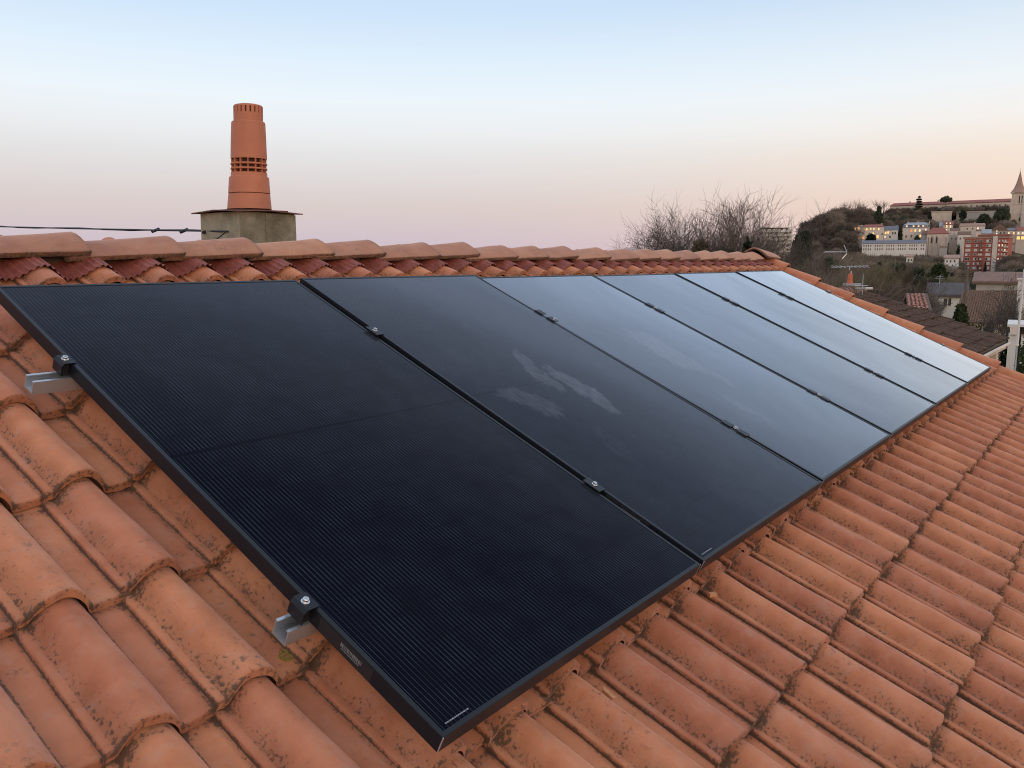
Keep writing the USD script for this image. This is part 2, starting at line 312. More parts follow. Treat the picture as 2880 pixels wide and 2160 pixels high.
def glass(name, dew, streak, seed, lobes=()):
    """A black solar laminate: dark cells with fine pale wires under glass whose coating fails at grazing view, and a dew film with wiped smears.
    lobes: (x, y, half width, half length, turn, strength) of each smear on the panel."""
    PITCH = 0.996 / 96
    extra, elinks, last = {}, [], None
    if lobes:
        extra |= {'wn': ('noise_texture', {'scale': 5.0, 'detail': 7.0, 'roughness': .62}), 'ws': ('vector_math', {'math_type': 'multiply_add', 'vector2': (.22, .34, .0), 'vector3': (-.11, -.17, 0)}), 'wa': ('vector_math', {'math_type': 'add'}),
                  'wf': ('noise_texture', {'scale': 30.0, 'detail': 4.0, 'roughness': .6}), 'wm': ('mapping', {'scale': (2.6, .5, 1), 'rotation': (0, 0, .25)}), 'wr': ('map_range', {'from_min': .35, 'from_max': .65, 'to_min': .45, 'to_max': 1.0, 'clamp': True})}
        elinks += [('tc.object', 'wn.vector'), ('wn.color', 'ws.vector1'), ('tc.object', 'wa.vector1'), ('ws.vector', 'wa.vector2'), ('tc.object', 'wm.vector'), ('wm.vector', 'wf.vector'), ('wf.fac', 'wr.value')]
        for k, (lx, ly, hw, hl, turn, amt) in enumerate(lobes):
            extra |= {f'l{k}': ('mapping', {'mapping_type': 'texture', 'location': (lx, ly, 0), 'rotation': (0, 0, turn), 'scale': (hw, hl, 1)}), f'q{k}': ('vector_math', {'math_type': 'length'}),
                      f'e{k}': ('map_range', {'range_type': 'smoothstep', 'from_min': .70, 'from_max': 1.12, 'to_min': amt, 'to_max': 0.0, 'clamp': True})}
            elinks += [('wa.vector', f'l{k}.vector'), (f'l{k}.vector', f'q{k}.vector1'), (f'q{k}.value', f'e{k}.value')]
            if last is None:
                last = f'e{k}.result'
            else:
                extra[f'x{k}'] = ('math', {'math_type': 'maximum'}); elinks += [(last, f'x{k}.value1'), (f'e{k}.result', f'x{k}.value2')]; last = f'x{k}.value'
        extra['lo'] = ('math', {'math_type': 'multiply'}); elinks += [(last, 'lo.value1'), ('wr.result', 'lo.value2')]
        extra['ls'] = ('math', {'math_type': 'maximum'}); elinks += [('lo.value', 'ls.value1'), ('st.result', 'ls.value2')]
    smear = 'ls.value' if lobes else 'st.result'
    return usdkit.material(stage, L(name), {
        'tc': ('texture_coordinate', {}), 's': ('separate_xyz', {}),
        'u': ('math', {'math_type': 'divide', 'value2': PITCH}), 'fr': ('math', {'math_type': 'fraction'}), 'ce': ('math', {'math_type': 'subtract', 'value2': 0.5}), 'ab': ('math', {'math_type': 'absolute'}),
        'wire': ('map_range', {'from_min': 0.045, 'from_max': 0.075, 'to_min': 1.0, 'to_max': 0.0, 'clamp': True}),
        'cu': ('math', {'math_type': 'divide', 'value2': 0.996 / 6}), 'cuf': ('math', {'math_type': 'fraction'}), 'cuc': ('math', {'math_type': 'subtract', 'value2': 0.5}), 'cua': ('math', {'math_type': 'absolute'}), 'cug': ('math', {'math_type': 'less_than', 'value2': 0.482}),
        'cv': ('math', {'math_type': 'divide', 'value2': 1.72 / 20}), 'cvf': ('math', {'math_type': 'fraction'}), 'cvc': ('math', {'math_type': 'subtract', 'value2': 0.5}), 'cva': ('math', {'math_type': 'absolute'}), 'cvg': ('math', {'math_type': 'less_than', 'value2': 0.490}),
        'mid': ('math', {'math_type': 'subtract', 'value2': 0.8775}), 'mida': ('math', {'math_type': 'absolute'}), 'midg': ('math', {'math_type': 'greater_than', 'value2': 0.006}),
        'k1': ('math', {'math_type': 'multiply'}), 'k2': ('math', {'math_type': 'multiply'}), 'k3': ('math', {'math_type': 'multiply'}),
        'nd': ('noise_texture', {'scale': 13.0, 'detail': 3.0}), 'ndr': ('map_range', {'from_min': 0.3, 'from_max': 0.7, 'to_min': 0.25, 'to_max': 1.1}), 'k4': ('math', {'math_type': 'multiply'}),
        'cell': ('mix_color', {'a': (.0024, .0028, .0058), 'b': (.0028, .0034, .0072)}), 'col': ('mix_color', {'b': (.046, .056, .086)}),
        'mp': ('mapping', {'location': (seed * 3.1, seed * 1.7, 0), 'scale': (1.0, 0.55, 1.0), 'rotation': (0, 0, 0.12)}),
        'n1': ('noise_texture', {'scale': 1.7, 'detail': 5.0, 'roughness': 0.55, 'distortion': 0.7}), 'n2': ('noise_texture', {'scale': 2.4, 'detail': 5.0, 'roughness': 0.58, 'distortion': 0.7}),
        'st': ('map_range', {'range_type': 'smoothstep', 'from_min': 0.55, 'from_max': 0.62, 'to_min': 0.25, 'to_max': 0.25 + streak, 'clamp': True}),
        'cl': ('map_range', {'from_min': 0.30, 'from_max': 0.70, 'to_min': 0.88, 'to_max': 1.08}),
        'lw': ('layer_weight', {'blend': 0.5}),
        'fres': ('rgb_ramp', {'ramp': [(0.0, (.006,) * 3), (.30, (.003,) * 3), (.44, (.005,) * 3), (.52, (.015,) * 3), (.60, (.046,) * 3), (.66, (.108,) * 3), (.72, (.240,) * 3), (.78, (.43,) * 3), (.84, (.66,) * 3), (.90, (.82,) * 3), (1.0, (1.0,) * 3)]}),
        'fr2': ('math', {'math_type': 'multiply'}), 'dewk': ('math', {'math_type': 'multiply', 'value2': dew}), 'strk': ('math', {'math_type': 'multiply_add', 'value2': 1.0}), 'one': ('math', {'math_type': 'minimum', 'value2': 0.97}),
        'stfac': ('math', {'math_type': 'multiply'}), 'grz': ('map_range', {'from_min': 0.45, 'from_max': 0.80, 'to_min': 0.02, 'to_max': 0.30, 'clamp': True}),
        'dif': ('diffuse_bsdf', {}), 'glo': ('glossy_bsdf', {'distribution': 'ggx', 'color': (.93, 0.955, 1.0), 'roughness': 0.10}),
        'film': ('diffuse_bsdf', {'color': (.42, .46, .54)}),
        'mixa': ('mix_closure', {}), 'mixb': ('mix_closure', {}), **extra},
        [('tc.object', 's.vector'), ('s.x', 'u.value1'), ('u.value', 'fr.value1'), ('fr.value', 'ce.value1'), ('ce.value', 'ab.value1'), ('ab.value', 'wire.value'),
         ('s.x', 'cu.value1'), ('cu.value', 'cuf.value1'), ('cuf.value', 'cuc.value1'), ('cuc.value', 'cua.value1'), ('cua.value', 'cug.value1'),
         ('s.y', 'cv.value1'), ('cv.value', 'cvf.value1'), ('cvf.value', 'cvc.value1'), ('cvc.value', 'cva.value1'), ('cva.value', 'cvg.value1'),
         ('s.y', 'mid.value1'), ('mid.value', 'mida.value1'), ('mida.value', 'midg.value1'),
         ('cug.value', 'k1.value1'), ('cvg.value', 'k1.value2'), ('k1.value', 'k2.value1'), ('midg.value', 'k2.value2'), ('k2.value', 'cell.fac'),
         ('wire.result', 'k3.value1'), ('k2.value', 'k3.value2'), ('tc.object', 'nd.vector'), ('nd.fac', 'ndr.value'), ('k3.value', 'k4.value1'), ('ndr.result', 'k4.value2'), ('k4.value', 'col.fac'), ('cell.result', 'col.a'), ('col.result', 'dif.color'),
         ('tc.object', 'mp.vector'), ('mp.vector', 'n1.vector'), ('mp.vector', 'n2.vector'), ('n1.fac', 'cl.value'), ('n2.fac', 'st.value'),
         ('lw.facing', 'fres.fac'), ('fres.color', 'fr2.value1'), ('cl.result', 'fr2.value2'), ('fr2.value', 'dewk.value1'), ('dewk.value', 'one.value1'),
         ('lw.facing', 'grz.value'), (smear, 'stfac.value1'), ('grz.result', 'stfac.value2'),
         ('one.value', 'mixa.fac'), ('dif.BSDF', 'mixa.closure1'), ('glo.BSDF', 'mixa.closure2'),
         ('stfac.value', 'mixb.fac'), ('mixa.closure', 'mixb.closure1'), ('film.BSDF', 'mixb.closure2')] + elinks, surface='mixb.closure')


# ------------------------------------------------------------------ the house we stand on
PITCH, GAUGE = 0.1888, 0.328
X0 = -0.376                                                  # left edge of a column
VERGE_X = X0 + 38 * PITCH                                    # right end of the tiled field
KMIN, KMAX = -10, 37
RMIN, RMAX = -5, 6
HP = 1.755                                                   # panel length up the slope
PW, PGAP = 0.996, 0.0201
CREST = -0.082                                               # level of the tile crests below the panel faces
PAN = CREST - 0.058
RIDGE_T = 2.245
LEFT_X, EAVE_T = X0 + KMIN * PITCH - 0.02, RMIN * GAUGE - 0.02
GROUND = -6.6 + cw[2]


def roofpt(p):
    return np.asarray(p, float) @ RW.T


def tile_profile():
    """(across, height, dirt) of the outer face of one interlocking roll tile."""
    out = [(0.000, 0.003, 1.3), (0.0006, 0.0070, .75), (0.0014, 0.0125, .25), (0.0036, 0.0145, .18), (0.0080, 0.0148, .18), (0.0140, 0.0150, .30)]  # ledge side painted dark: shade of the gap on top of grime
    c, hw = 0.0712, 0.0570
    for a in np.linspace(-0.985, 0.99, 19):
        h = 0.0570 * (1 - abs(a) ** 2.1) ** 0.72
        h = max(h, 0.0154 if a < 0 else 0.0)
        out.append((c + hw * a, h, 0.80 * max(0, -a - 0.30) + 0.05 + (0.6 if a > 0.95 else 0)))
    out += [(0.1315, 0.0000, .80), (0.1350, -0.0008, .20), (0.160, -0.0008, .05), (0.177, 0.0, .10), (0.186, 0.0005, .55), (0.2020, 0.0005, .8)]  # dark pan beside the ledge: moss plus painted shade
    return np.array(out)


PROF = tile_profile()


def make_tile(rng, x, t, lift=0.0, coarse=False):
    """Mesh of one tile in roof coordinates, its nose at t and its left edge at x."""
    prof = PROF[::3] if coarse else PROF
    if coarse:
        prof = np.vstack([prof, PROF[-1]])
    Ln = 0.415
    vs = np.array([0.0, 0.5, 1.0]) if coarse else np.array([0.0, 0.006, 0.02, 0.10, 0.22, 0.34, 0.55, 0.72, 0.79, 0.82, 1.0])
    drop = np.interp(vs * Ln, [0, 0.002, 0.008], [0.006, 0.0015, 0.0])
    u, h, d = prof.T
    c = 0.0712
    seedv = rng.random(3) * 50
    U, V = np.meshgrid(u, vs)
    tap = 1 - 0.10 * V
    roll = (u > 0.0146) & (u < 0.130)
    UU = np.where(roll[None], c + (U - c) * tap, U)
    HH = np.broadcast_to(h, U.shape) * np.where(roll[None], 1 - 0.07 * V, 1.0)
    HH = HH - drop[:, None] + 0.031 * (1 - V) - 0.011
    P = np.stack([UU, V * Ln, HH], -1)
    if not coarse:
        P[..., 2] += 0.0024 * (meshkit.noise(P * 14 + seedv, 3) - 0.5) * 2
        P[..., 1] += (0.0045 * (meshkit.noise(np.stack([U * 30 + seedv[0], V * 0 + seedv[1], V * 0], -1), 5) - 0.5) * 2) * (V < 0.03)
    nose = np.clip(1 - V * Ln / 0.007, 0, 1) * 0.40 + np.clip(1 - abs(V * Ln - GAUGE) / 0.009, 0, 1) * 0.6 + np.clip(1 - V * Ln / 0.07, 0, 1) * 0.16  # narrow band at the gauge paints contact shade under the upper nose
    D = np.clip(np.broadcast_to(d, U.shape) + nose, 0, 1.25)
    # small play of every tile
    a = rng.normal(0, 0.006); b = rng.normal(0, 0.004)
    P[..., 0], P[..., 1] = P[..., 0] + a * (P[..., 1] - .2), P[..., 1] - a * P[..., 0]
    P[..., 2] += b * (P[..., 0] - .1) + lift + rng.normal(0, 0.0012)
    P += [x + rng.normal(0, 0.0016), t + rng.normal(0, 0.004), PAN - 0.013]
    th = 0.015
    B = P.copy(); B[..., 2] -= th
    B[0, :, 1] += 0.001
    a_, b_ = P.shape[:2]
    i = np.arange(a_ * b_).reshape(a_, b_); o = a_ * b_
    top = np.stack([i[:-1, :-1], i[:-1, 1:], i[1:, 1:], i[1:, :-1]], -1).reshape(-1, 4)
    bot = top[:, ::-1] + o
    rim = []
    for e, fl in ((i[0], 0), (i[:, -1], 0), (i[-1][::-1], 0), (i[:, 0][::-1], 0)):
        rim.append(np.stack([e[:-1], e[:-1] + o, e[1:] + o, e[1:]], -1))
    # rim vertices get copies so that the nose keeps its edge
    v = np.vstack([P.reshape(-1, 3), B.reshape(-1, 3)]); dirt_shade = np.concatenate([D.ravel(), np.where(V < .01, .42, 1.0).ravel()])
    f = np.vstack([top, bot] + rim)
    return v, f, dirt_shade


def sharp(v, f, ang, dirt_shade):
    """Smooth shading broken at sharp edges, carrying the dirt attribute along."""
    f = np.asarray(f)
    if f.shape[1] == 4:
        f = np.vstack([f[:, [0, 1, 2]], f[:, [0, 2, 3]]])
    tri = v[f]; fn = np.cross(tri[:, 1] - tri[:, 0], tri[:, 2] - tri[:, 0])
    area = np.linalg.norm(fn, axis=1); ok = area > 1e-12; f, fn, area = f[ok], fn[ok], area[ok]
    un = fn / area[:, None]
    # corner normals: sum of the neighbours around the vertex within the angle
    order = np.argsort(f.ravel(), kind='stable'); owner = order // 3; vert = f.ravel()[order]
    starts = np.searchsorted(vert, np.arange(len(v) + 1))
    cn = np.zeros((len(f) * 3, 3)); ca = math.cos(math.radians(ang))
    for a, b in zip(starts[:-1], starts[1:]):
        if b > a:
            fs = owner[a:b]
            near = (un[fs] @ un[fs].T) > ca
            s = near @ fn[fs]
            cn[order[a:b]] = s / np.maximum(np.linalg.norm(s, axis=1, keepdims=True), 1e-12)
    idx = f.ravel()
    return v[idx], np.arange(len(idx)).reshape(-1, 3), cn, dirt_shade[idx]


house = Thing('tiled_house', 'house with orange roll tile roof that carries the black solar panels', 'house', (2.5, 0, GROUND))
HP_ = house.path
base_h = house.base

rng = np.random.default_rng(7)
stuff_v, stuff_f, stuff_n, sn = [], [], [], 0
ntile = 0


def inframe(p, m=60):
    c = (np.asarray(p) - CAMC) @ CAMR.T
    if c[2] < 0.1:
        return False
    u, v_ = 1440 + FPX * c[0] / c[2], 1080 + FPX * c[1] / c[2]
    return -m < u < 2880 + m and -m < v_ < 2160 + m


for r in range(RMIN, RMAX + 1):
    for k in range(KMIN, KMAX + 1):
        x, t = X0 + k * PITCH, r * GAUGE + 0.004
        if t > 2.1:
            continue
        covered = (x > 0.16 and x + 0.15 < 6.05 and t > 0.06 and t + GAUGE < 1.80)
        seen = any(inframe((x + a, t + b, CREST)) for a in (0.0, 0.1, 0.2) for b in (0.0, 0.17, 0.33)) and not covered
        big = x < 0.6 or t < 0
        v, f, dirt_shade = make_tile(rng, x, t, coarse=not seen)
        if seen:
            v, f, n, dirt_shade = sharp(v, f, 38, dirt_shade)
            path = numbered(HP_, 'roof_tile'); ntile += 1
            put(path, roofpt(v) - base_h, f, n @ RW.T, M['tile'], {'dirt_shade': dirt_shade})
        else:
            f = np.vstack([f[:, [0, 1, 2]], f[:, [0, 2, 3]]])
            stuff_v.append(v); stuff_f.append(f + sn); sn += len(v)
V_ = np.vstack(stuff_v)
p_ = numbered(HP_, 'further_roof_tiles')
put(p_, roofpt(V_) - base_h, np.vstack(stuff_f), None, M['tile'], {'dirt_shade': np.full(len(V_), 0.15)}); tag(stage.GetPrimAtPath(p_), None, None, None, 'stuff')

# verge tiles along the right edge: a high roll with an outer flank
VX = X0 + (KMAX + 1) * PITCH + 0.005
for r in range(RMIN, RMAX + 1):
    t = r * GAUGE + 0.004
    if t > 2.1:
        continue
    th = np.linspace(math.radians(172), math.radians(-4), 13)
    prof = [(0.0, 0.0)] + [(0.083 + 0.075 * math.cos(a), 0.012 + 0.070 * math.sin(a)) for a in th] + [(0.160, -0.10)]
    prof = np.array(prof); vs = np.array([0, .012, .1, .5, 1.0]); Ln = .42
    P = np.array([[[px * (1 - .12 * q) + .010 * q, q * Ln, ph * (1 - .14 * q) + 0.030 * (1 - q) - (0.004 if q == 0 else 0)] for px, ph in prof] for q in vs])
    P += [VX + rng.normal(0, .003), t + rng.normal(0, .005), PAN - 0.010 + rng.normal(0, .002)]
    B = P.copy(); B[..., 2] -= 0.011; B[..., 0] -= np.linspace(-.01, .012, P.shape[1])[None, :]
    i = np.arange(P.shape[0] * P.shape[1]).reshape(P.shape[:2]); o = i.size
    top = np.stack([i[:-1, :-1], i[:-1, 1:], i[1:, 1:], i[1:, :-1]], -1).reshape(-1, 4)
    rim = [np.stack([e[:-1], e[:-1] + o, e[1:] + o, e[1:]], -1) for e in (i[0], i[:, -1], i[-1][::-1], i[:, 0][::-1])]
    v = np.vstack([P.reshape(-1, 3), B.reshape(-1, 3)])
    dirt_shade = np.concatenate([np.repeat(np.array([.9, .3, .15, .1, .6])[:, None], P.shape[1], 1).ravel() * np.tile(np.r_[1.0, np.full(P.shape[1] - 1, .6)], P.shape[0]), np.full(o, 1.0)])
    v, f, n, dirt_shade = sharp(v, np.vstack([top, top[:, ::-1] + o] + rim), 40, dirt_shade)
    put(numbered(HP_, 'verge_tile'), roofpt(v) - base_h, f, n @ RW.T, M['tile'], {'dirt_shade': dirt_shade})

# roof deck below the tiles, front and back slope, and the walls
ry, rz = (roofpt((0, RIDGE_T, PAN - 0.02))[1:])
ey, ez = (roofpt((0, EAVE_T, PAN - 0.035))[1:])
by = 2 * ry - ey
deck = MB()
XA, XB = LEFT_X, VX + 0.14
deck.box((XA, ey + .01, ez - .12), (XB - XA, 0, 0), (0, ry - ey, rz - ez), (0, 0, .10))
deck.box((XA, ry + .003, rz - .12), (XB - XA, 0, 0), (0, by - ry, ez - rz), (0, 0, .10))
house.part('roof_deck', deck.mesh(), M['deck'])
# back slope: rolls as one sheet, out of sight from here
bs = MB(); nb = 500
xs = np.linspace(XA, XB, nb); hh = 0.05 * np.abs(np.sin((xs - XA) / PITCH * math.pi)) ** .7
for a in range(10):
    q0, q1 = a / 10, (a + 1) / 10 + .01
    yy = lambda q: ry + .02 + (by - ry) * q
    zz = lambda q: rz + (ez - rz) * q
    V2 = np.array([[(xx, yy(q0), zz(q0) + h_) for xx, h_ in zip(xs, hh)], [(xx, yy(q1), zz(q1) + h_ + .02) for xx, h_ in zip(xs, hh)]])
    bs.grid(V2, flip=True)
v, f = bs.mesh(); p_ = numbered(HP_, 'rear_roof_tiles'); put(p_, v - base_h, f, None, M['tile'], {'dirt_shade': np.full(len(v), .2)}); tag(stage.GetPrimAtPath(p_), None, None, None, 'stuff')
M['render'] = simple('wall_render', (.52, .46, .38), 0.9, var=0.12, scale=1.5)
wl = MB()
yf, yb = ey + .45, by - .45
zt = lambda yy_: rz + (ez - rz) * abs(yy_ - ry) / (by - ry) - .14
for xx in (XA + .25, XB - .45):
    g = [(yf, GROUND - .3), (yb, GROUND - .3), (yb, zt(yb)), (ry, zt(ry)), (yf, zt(yf))]
    for sgn, xo in ((1, xx), (-1, xx + .2)):
        pts = [(xo, a, b) for a, b in g]
        wl.poly(pts[::-1] if sgn > 0 else pts)
wl.box((XA + .25, yf, GROUND - .3), (XB - XA - .5, 0, 0), (0, .2, 0), (0, 0, zt(yf) - GROUND + .3))
wl.box((XA + .25, yb - .2, GROUND - .3), (XB - XA - .5, 0, 0), (0, .2, 0), (0, 0, zt(yb) - GROUND + .3))
house.part('wall', wl.mesh(), M['render'])


# ridge: half-round tiles lapped towards the right
def ridge_tile(rng, x, Ln, flip=False, dz=0.0, r0=0.127, r1=0.108, height=0.066):
    th = np.linspace(math.radians(186), math.radians(-6), 19)
    vs = np.array([0, .02, .06, .25, .5, .75, .93, .985, 1.0])
    P = np.zeros((len(vs), len(th), 3)); D = np.zeros(P.shape[:2])
    for a, q in enumerate(vs):
        qq = q if not flip else 1 - q
        R = r1 + (r0 - r1) * qq
        hgt = height * (0.74 + 0.26 * qq)
        e = -0.003 if q in (0, 1) else 0
        P[a] = np.stack([np.full(len(th), q * Ln), np.cos(th) * (R + e), np.sign(np.sin(th)) * (1 - abs(np.cos(th)) ** 1.55) * (hgt + e) + dz + 0.018 * qq], -1)
        D[a] = np.clip(0.85 - abs(np.sin(th)) * 1.9, 0, 1) + (0.5 if q > .95 or q < .03 else 0)
    sd = rng.random(3) * 40
    P[..., 2] += .004 * (meshkit.noise(P * 11 + sd) - .5)
    yaw = rng.normal(0, .010)
    P[..., 1] += yaw * P[..., 0] + rng.normal(0, .003)
    P[..., 0] += x
    B = P.copy(); B[..., 1] *= 1.0; B[..., 2] -= .014; B[..., 1] -= np.cos(th)[None] * .013
    i = np.arange(P.shape[0] * P.shape[1]).reshape(P.shape[:2]); o = i.size
    top = np.stack([i[:-1, :-1], i[1:, :-1], i[1:, 1:], i[:-1, 1:]], -1).reshape(-1, 4)[:, ::-1]
    rim = [np.stack([e[:-1], e[1:], e[1:] + o, e[:-1] + o], -1)[:, ::-1] for e in (i[0][::-1], i[:, -1][::-1], i[-1], i[:, 0])]
    v = np.vstack([P.reshape(-1, 3), B.reshape(-1, 3)])
    return sharp(v, np.vstack([top, top[:, ::-1] + o] + rim), 42, np.concatenate([D.ravel(), np.full(o, 1.1)]))


near_edge = roofpt((0, 2.118, -0.066))
RAX = np.array([0, near_edge[1] + 0.118, near_edge[2] - 0.004])       # axis of the ridge tiles
xr = -1.95
RS = [0.438, 0.773, 1.101, 1.459, 1.756, 2.118, 2.423, 2.731, 3.027, 3.355, 3.725, 4.09, 4.394]
ends = [0.438 - .336 * k for k in range(7, 0, -1)] + RS + [4.394 + .337 * k for k in range(1, 9)]
for k, e in enumerate(ends):
    e = -0.015 + e * 1.035
    if e > VX + 0.10:
        break
    v, f, n, dirt_shade = ridge_tile(rng, e - .42, .42, dz=rng.normal(0, .003))
    put(numbered(HP_, 'ridge_tile'), v + RAX - base_h, f, n, M['ridge'], {'dirt_shade': dirt_shade})
v, f, n, dirt_shade = ridge_tile(rng, VX - .16, .40, flip=True, dz=.022, r0=.145, r1=.13, height=.085)
p_ = numbered(HP_, 'ridge_tile'); put(p_, v + RAX - base_h, f, n, M['ridge'], {'dirt_shade': dirt_shade}); tag(stage.GetPrimAtPath(p_), 'wide end ridge tile lapped over the others, dark hollow showing')

# pleated red strip between the tiles and the ridge
nx = int((VX - LEFT_X) / 0.0045)
xs = np.linspace(LEFT_X, VX, nx)
uu = np.mod(xs - X0, PITCH)
hts = np.interp(uu, PROF[:, 0], PROF[:, 1]) - .002
hts = np.convolve(np.pad(hts, 5, mode='edge'), np.ones(11) / 11, 'valid')
pleat = 0.0062 * (2 * np.abs(2 * np.mod(xs / 0.0185 + 0.25 * meshkit.noise(np.stack([xs * 9, xs * 0, xs * 0], -1)), 1) - 1) - 1)
edge = 2.045 + 0.014 * (1 - hts / .058) + 0.010 * (meshkit.noise(np.stack([xs * 7, xs * 0 + 3, xs * 0], -1), 2) - .5) + 0.010 * (meshkit.noise(np.stack([xs * 2, xs * 0 + 3, xs * 0], -1), 4) - .5)
V2 = []
for q in (0, .12, .45, 1.0):
    tt = edge * (1 - q) + 2.24 * q
    zl = PAN + hts * (1 - .35 * q) + 0.016 + pleat * (1 - .3 * q) + .004 * q + (0.005 * meshkit.noise(np.stack([xs * 6, xs * 0, xs * 0], -1), 8) if q == 0 else 0)
    V2.append(np.stack([xs, tt, zl], -1))
fl = MB().grid(np.array(V2), flip=True)
house.part('ridge_flashing', (roofpt(fl.mesh()[0]), fl.mesh()[1]), M['flash'])
cl = MB().box(roofpt((LEFT_X + .05, 2.18, -.135)), (VX - LEFT_X - .02, 0, 0), (0, .12, 0), (0, 0, .05))
house.part('ridge_bedding', cl.mesh(), M['deck'])

# ------------------------------------------------------------------ chimney on the back slope
DCH = 5.1
M['concrete'] = usdkit.material(stage, L('chimney_concrete'), {
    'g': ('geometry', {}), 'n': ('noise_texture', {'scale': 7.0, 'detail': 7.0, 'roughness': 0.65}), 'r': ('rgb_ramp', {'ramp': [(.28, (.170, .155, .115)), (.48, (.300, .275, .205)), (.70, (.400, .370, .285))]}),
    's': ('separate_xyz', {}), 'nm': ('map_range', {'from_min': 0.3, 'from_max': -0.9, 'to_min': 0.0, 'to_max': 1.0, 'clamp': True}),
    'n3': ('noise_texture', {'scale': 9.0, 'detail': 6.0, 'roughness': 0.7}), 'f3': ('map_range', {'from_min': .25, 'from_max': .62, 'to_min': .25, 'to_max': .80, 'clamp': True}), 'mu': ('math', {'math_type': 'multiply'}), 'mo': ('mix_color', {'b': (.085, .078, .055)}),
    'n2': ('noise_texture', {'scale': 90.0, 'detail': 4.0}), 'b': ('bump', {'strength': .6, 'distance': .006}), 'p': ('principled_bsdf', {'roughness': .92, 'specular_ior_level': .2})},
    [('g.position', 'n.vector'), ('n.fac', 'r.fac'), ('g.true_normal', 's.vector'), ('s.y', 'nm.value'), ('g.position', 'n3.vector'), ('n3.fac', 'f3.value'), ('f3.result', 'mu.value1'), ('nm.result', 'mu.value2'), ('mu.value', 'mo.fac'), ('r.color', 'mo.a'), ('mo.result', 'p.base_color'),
     ('g.position', 'n2.vector'), ('n2.fac', 'b.height'), ('b.normal', 'p.normal')], surface='p.BSDF')
c0 = W(672, 600, DCH)                                        # near upright edge of the stack
SW = 0.425
ztop = W(672, 594, DCH)[2]
zbot = rz - (rz - ez) * (c0[1] - ry) / (by - ry) - .3
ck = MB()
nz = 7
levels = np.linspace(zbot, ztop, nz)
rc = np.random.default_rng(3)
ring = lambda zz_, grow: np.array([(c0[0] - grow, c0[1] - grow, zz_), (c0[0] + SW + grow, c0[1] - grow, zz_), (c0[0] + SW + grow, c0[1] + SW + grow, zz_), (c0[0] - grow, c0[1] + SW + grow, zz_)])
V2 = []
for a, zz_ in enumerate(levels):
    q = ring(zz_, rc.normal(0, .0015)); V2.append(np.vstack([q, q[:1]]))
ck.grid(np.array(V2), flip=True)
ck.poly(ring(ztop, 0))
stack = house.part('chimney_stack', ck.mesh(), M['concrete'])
dd = 0.055                                                   # a second leaf of the stack, set a few millimetres proud on the right
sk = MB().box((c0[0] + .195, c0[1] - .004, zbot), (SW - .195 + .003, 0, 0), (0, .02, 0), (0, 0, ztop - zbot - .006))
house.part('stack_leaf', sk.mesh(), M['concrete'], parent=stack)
lean = np.array([right[0] * .032, right[1] * .032, 0])       # the pot does not stand quite plumb
pc = W(702, 577, DCH + .30)
plate_c = np.array([c0[0] + SW / 2, c0[1] + SW / 2, ztop + .018])
M['plate'] = simple('clay_plate', (.13, .060, .045), 0.8, var=.2, scale=8)
PS = 0.250
pl = MB()
nv = 9
gx = np.linspace(-PS, PS, nv)
V2 = np.array([[(plate_c[0] + a, plate_c[1] + b, plate_c[2] - .012 * (abs(a) + abs(b)) / PS + .010) for b in gx] for a in gx])
pl.grid(V2); V3 = V2.copy(); V3[..., 2] -= .007; pl.grid(V3, flip=True)
for e in (lambda G: G[0], lambda G: G[-1][::-1], lambda G: G[:, 0][::-1], lambda G: G[:, -1]):
    pl.grid(np.array([e(V2), e(V3)]))
house.part('cap_plate', pl.mesh(), M['plate'], parent=stack)
mo = MB().box((c0[0] + .03, c0[1] + .03, ztop - .001), (SW - .06, 0, 0), (0, SW - .06, 0), (0, 0, .022))
house.part('mortar_bed', mo.mesh(), M['pot_dark'], parent=stack)
u = (DCH + .3) / FPX                                         # metres per photograph pixel at the pot
pb = plate_c + [0, 0, .012]
pb = pb + right * (702 - (1440 + FPX * np.dot(pb - cw, right) / np.dot(pb - cw, fwd))) * u


def pot_part(name, prof, mat, sides=40, dark=False):
    m = MB().lathe([(r_ * u, h_ * u) for r_, h_ in prof], sides=sides)
    v, f = m.mesh()
    v = v + pb + lean * v[:, 2:3]
    return house.part(name, (v, f), mat, parent=stack, smooth=35)


def pot_bits(name, boxes, mat):
    m = MB()
    for ang, r0, h0, dr, dw, dh in boxes:
        e = np.array([math.cos(ang), math.sin(ang), 0]); s_ = np.array([-e[1], e[0], 0])
        o = e * r0 * u - s_ * dw * u / 2 + np.array([0, 0, h0 * u])
        m.box(o, e * dr * u, s_ * dw * u, (0, 0, dh * u))
    v, f = m.mesh()
    v = v + pb + lean * v[:, 2:3]
    return house.part(name, (v, f), mat, parent=stack)


pot_part('pot_base', [(0, 0), (60, 0), (60, 1), (56, 41), (54.5, 42)], M['pot'])
pot_part('pot_collar', [(54.5, 43.5), (56.5, 43.5), (53.5, 86), (52, 88), (49, 88.5)], M['pot'])
pot_part('pot_neck', [(49, 88), (48.6, 99), (44, 99.5)], M['pot'])
pot_part('flue_core', [(38, 96), (38, 140)], M['pot_dark'])
for k in range(3):
    h0 = 101 + k * 13
    pot_part('vent_ring', [(36, h0 + 6.4), (48.5, h0 + 6.4), (49.3, h0 + 8), (49.3, h0 + 9.8), (48.5, h0 + 11), (36, h0 + 11)] if k < 2 else [(36, h0 + 9), (48, h0 + 9), (48, h0 + 12), (36, h0 + 12)], M['pot'])
pot_bits('vent_fin', [(a * 2 * math.pi / 14, 36, 98, 11.5, 2.6, 40) for a in range(14)], M['pot'])
pot_part('pot_body', [(36, 136), (48, 136), (48.6, 140), (46.6, 200), (45.2, 233), (43.8, 236), (39, 236.5)], M['pot'])
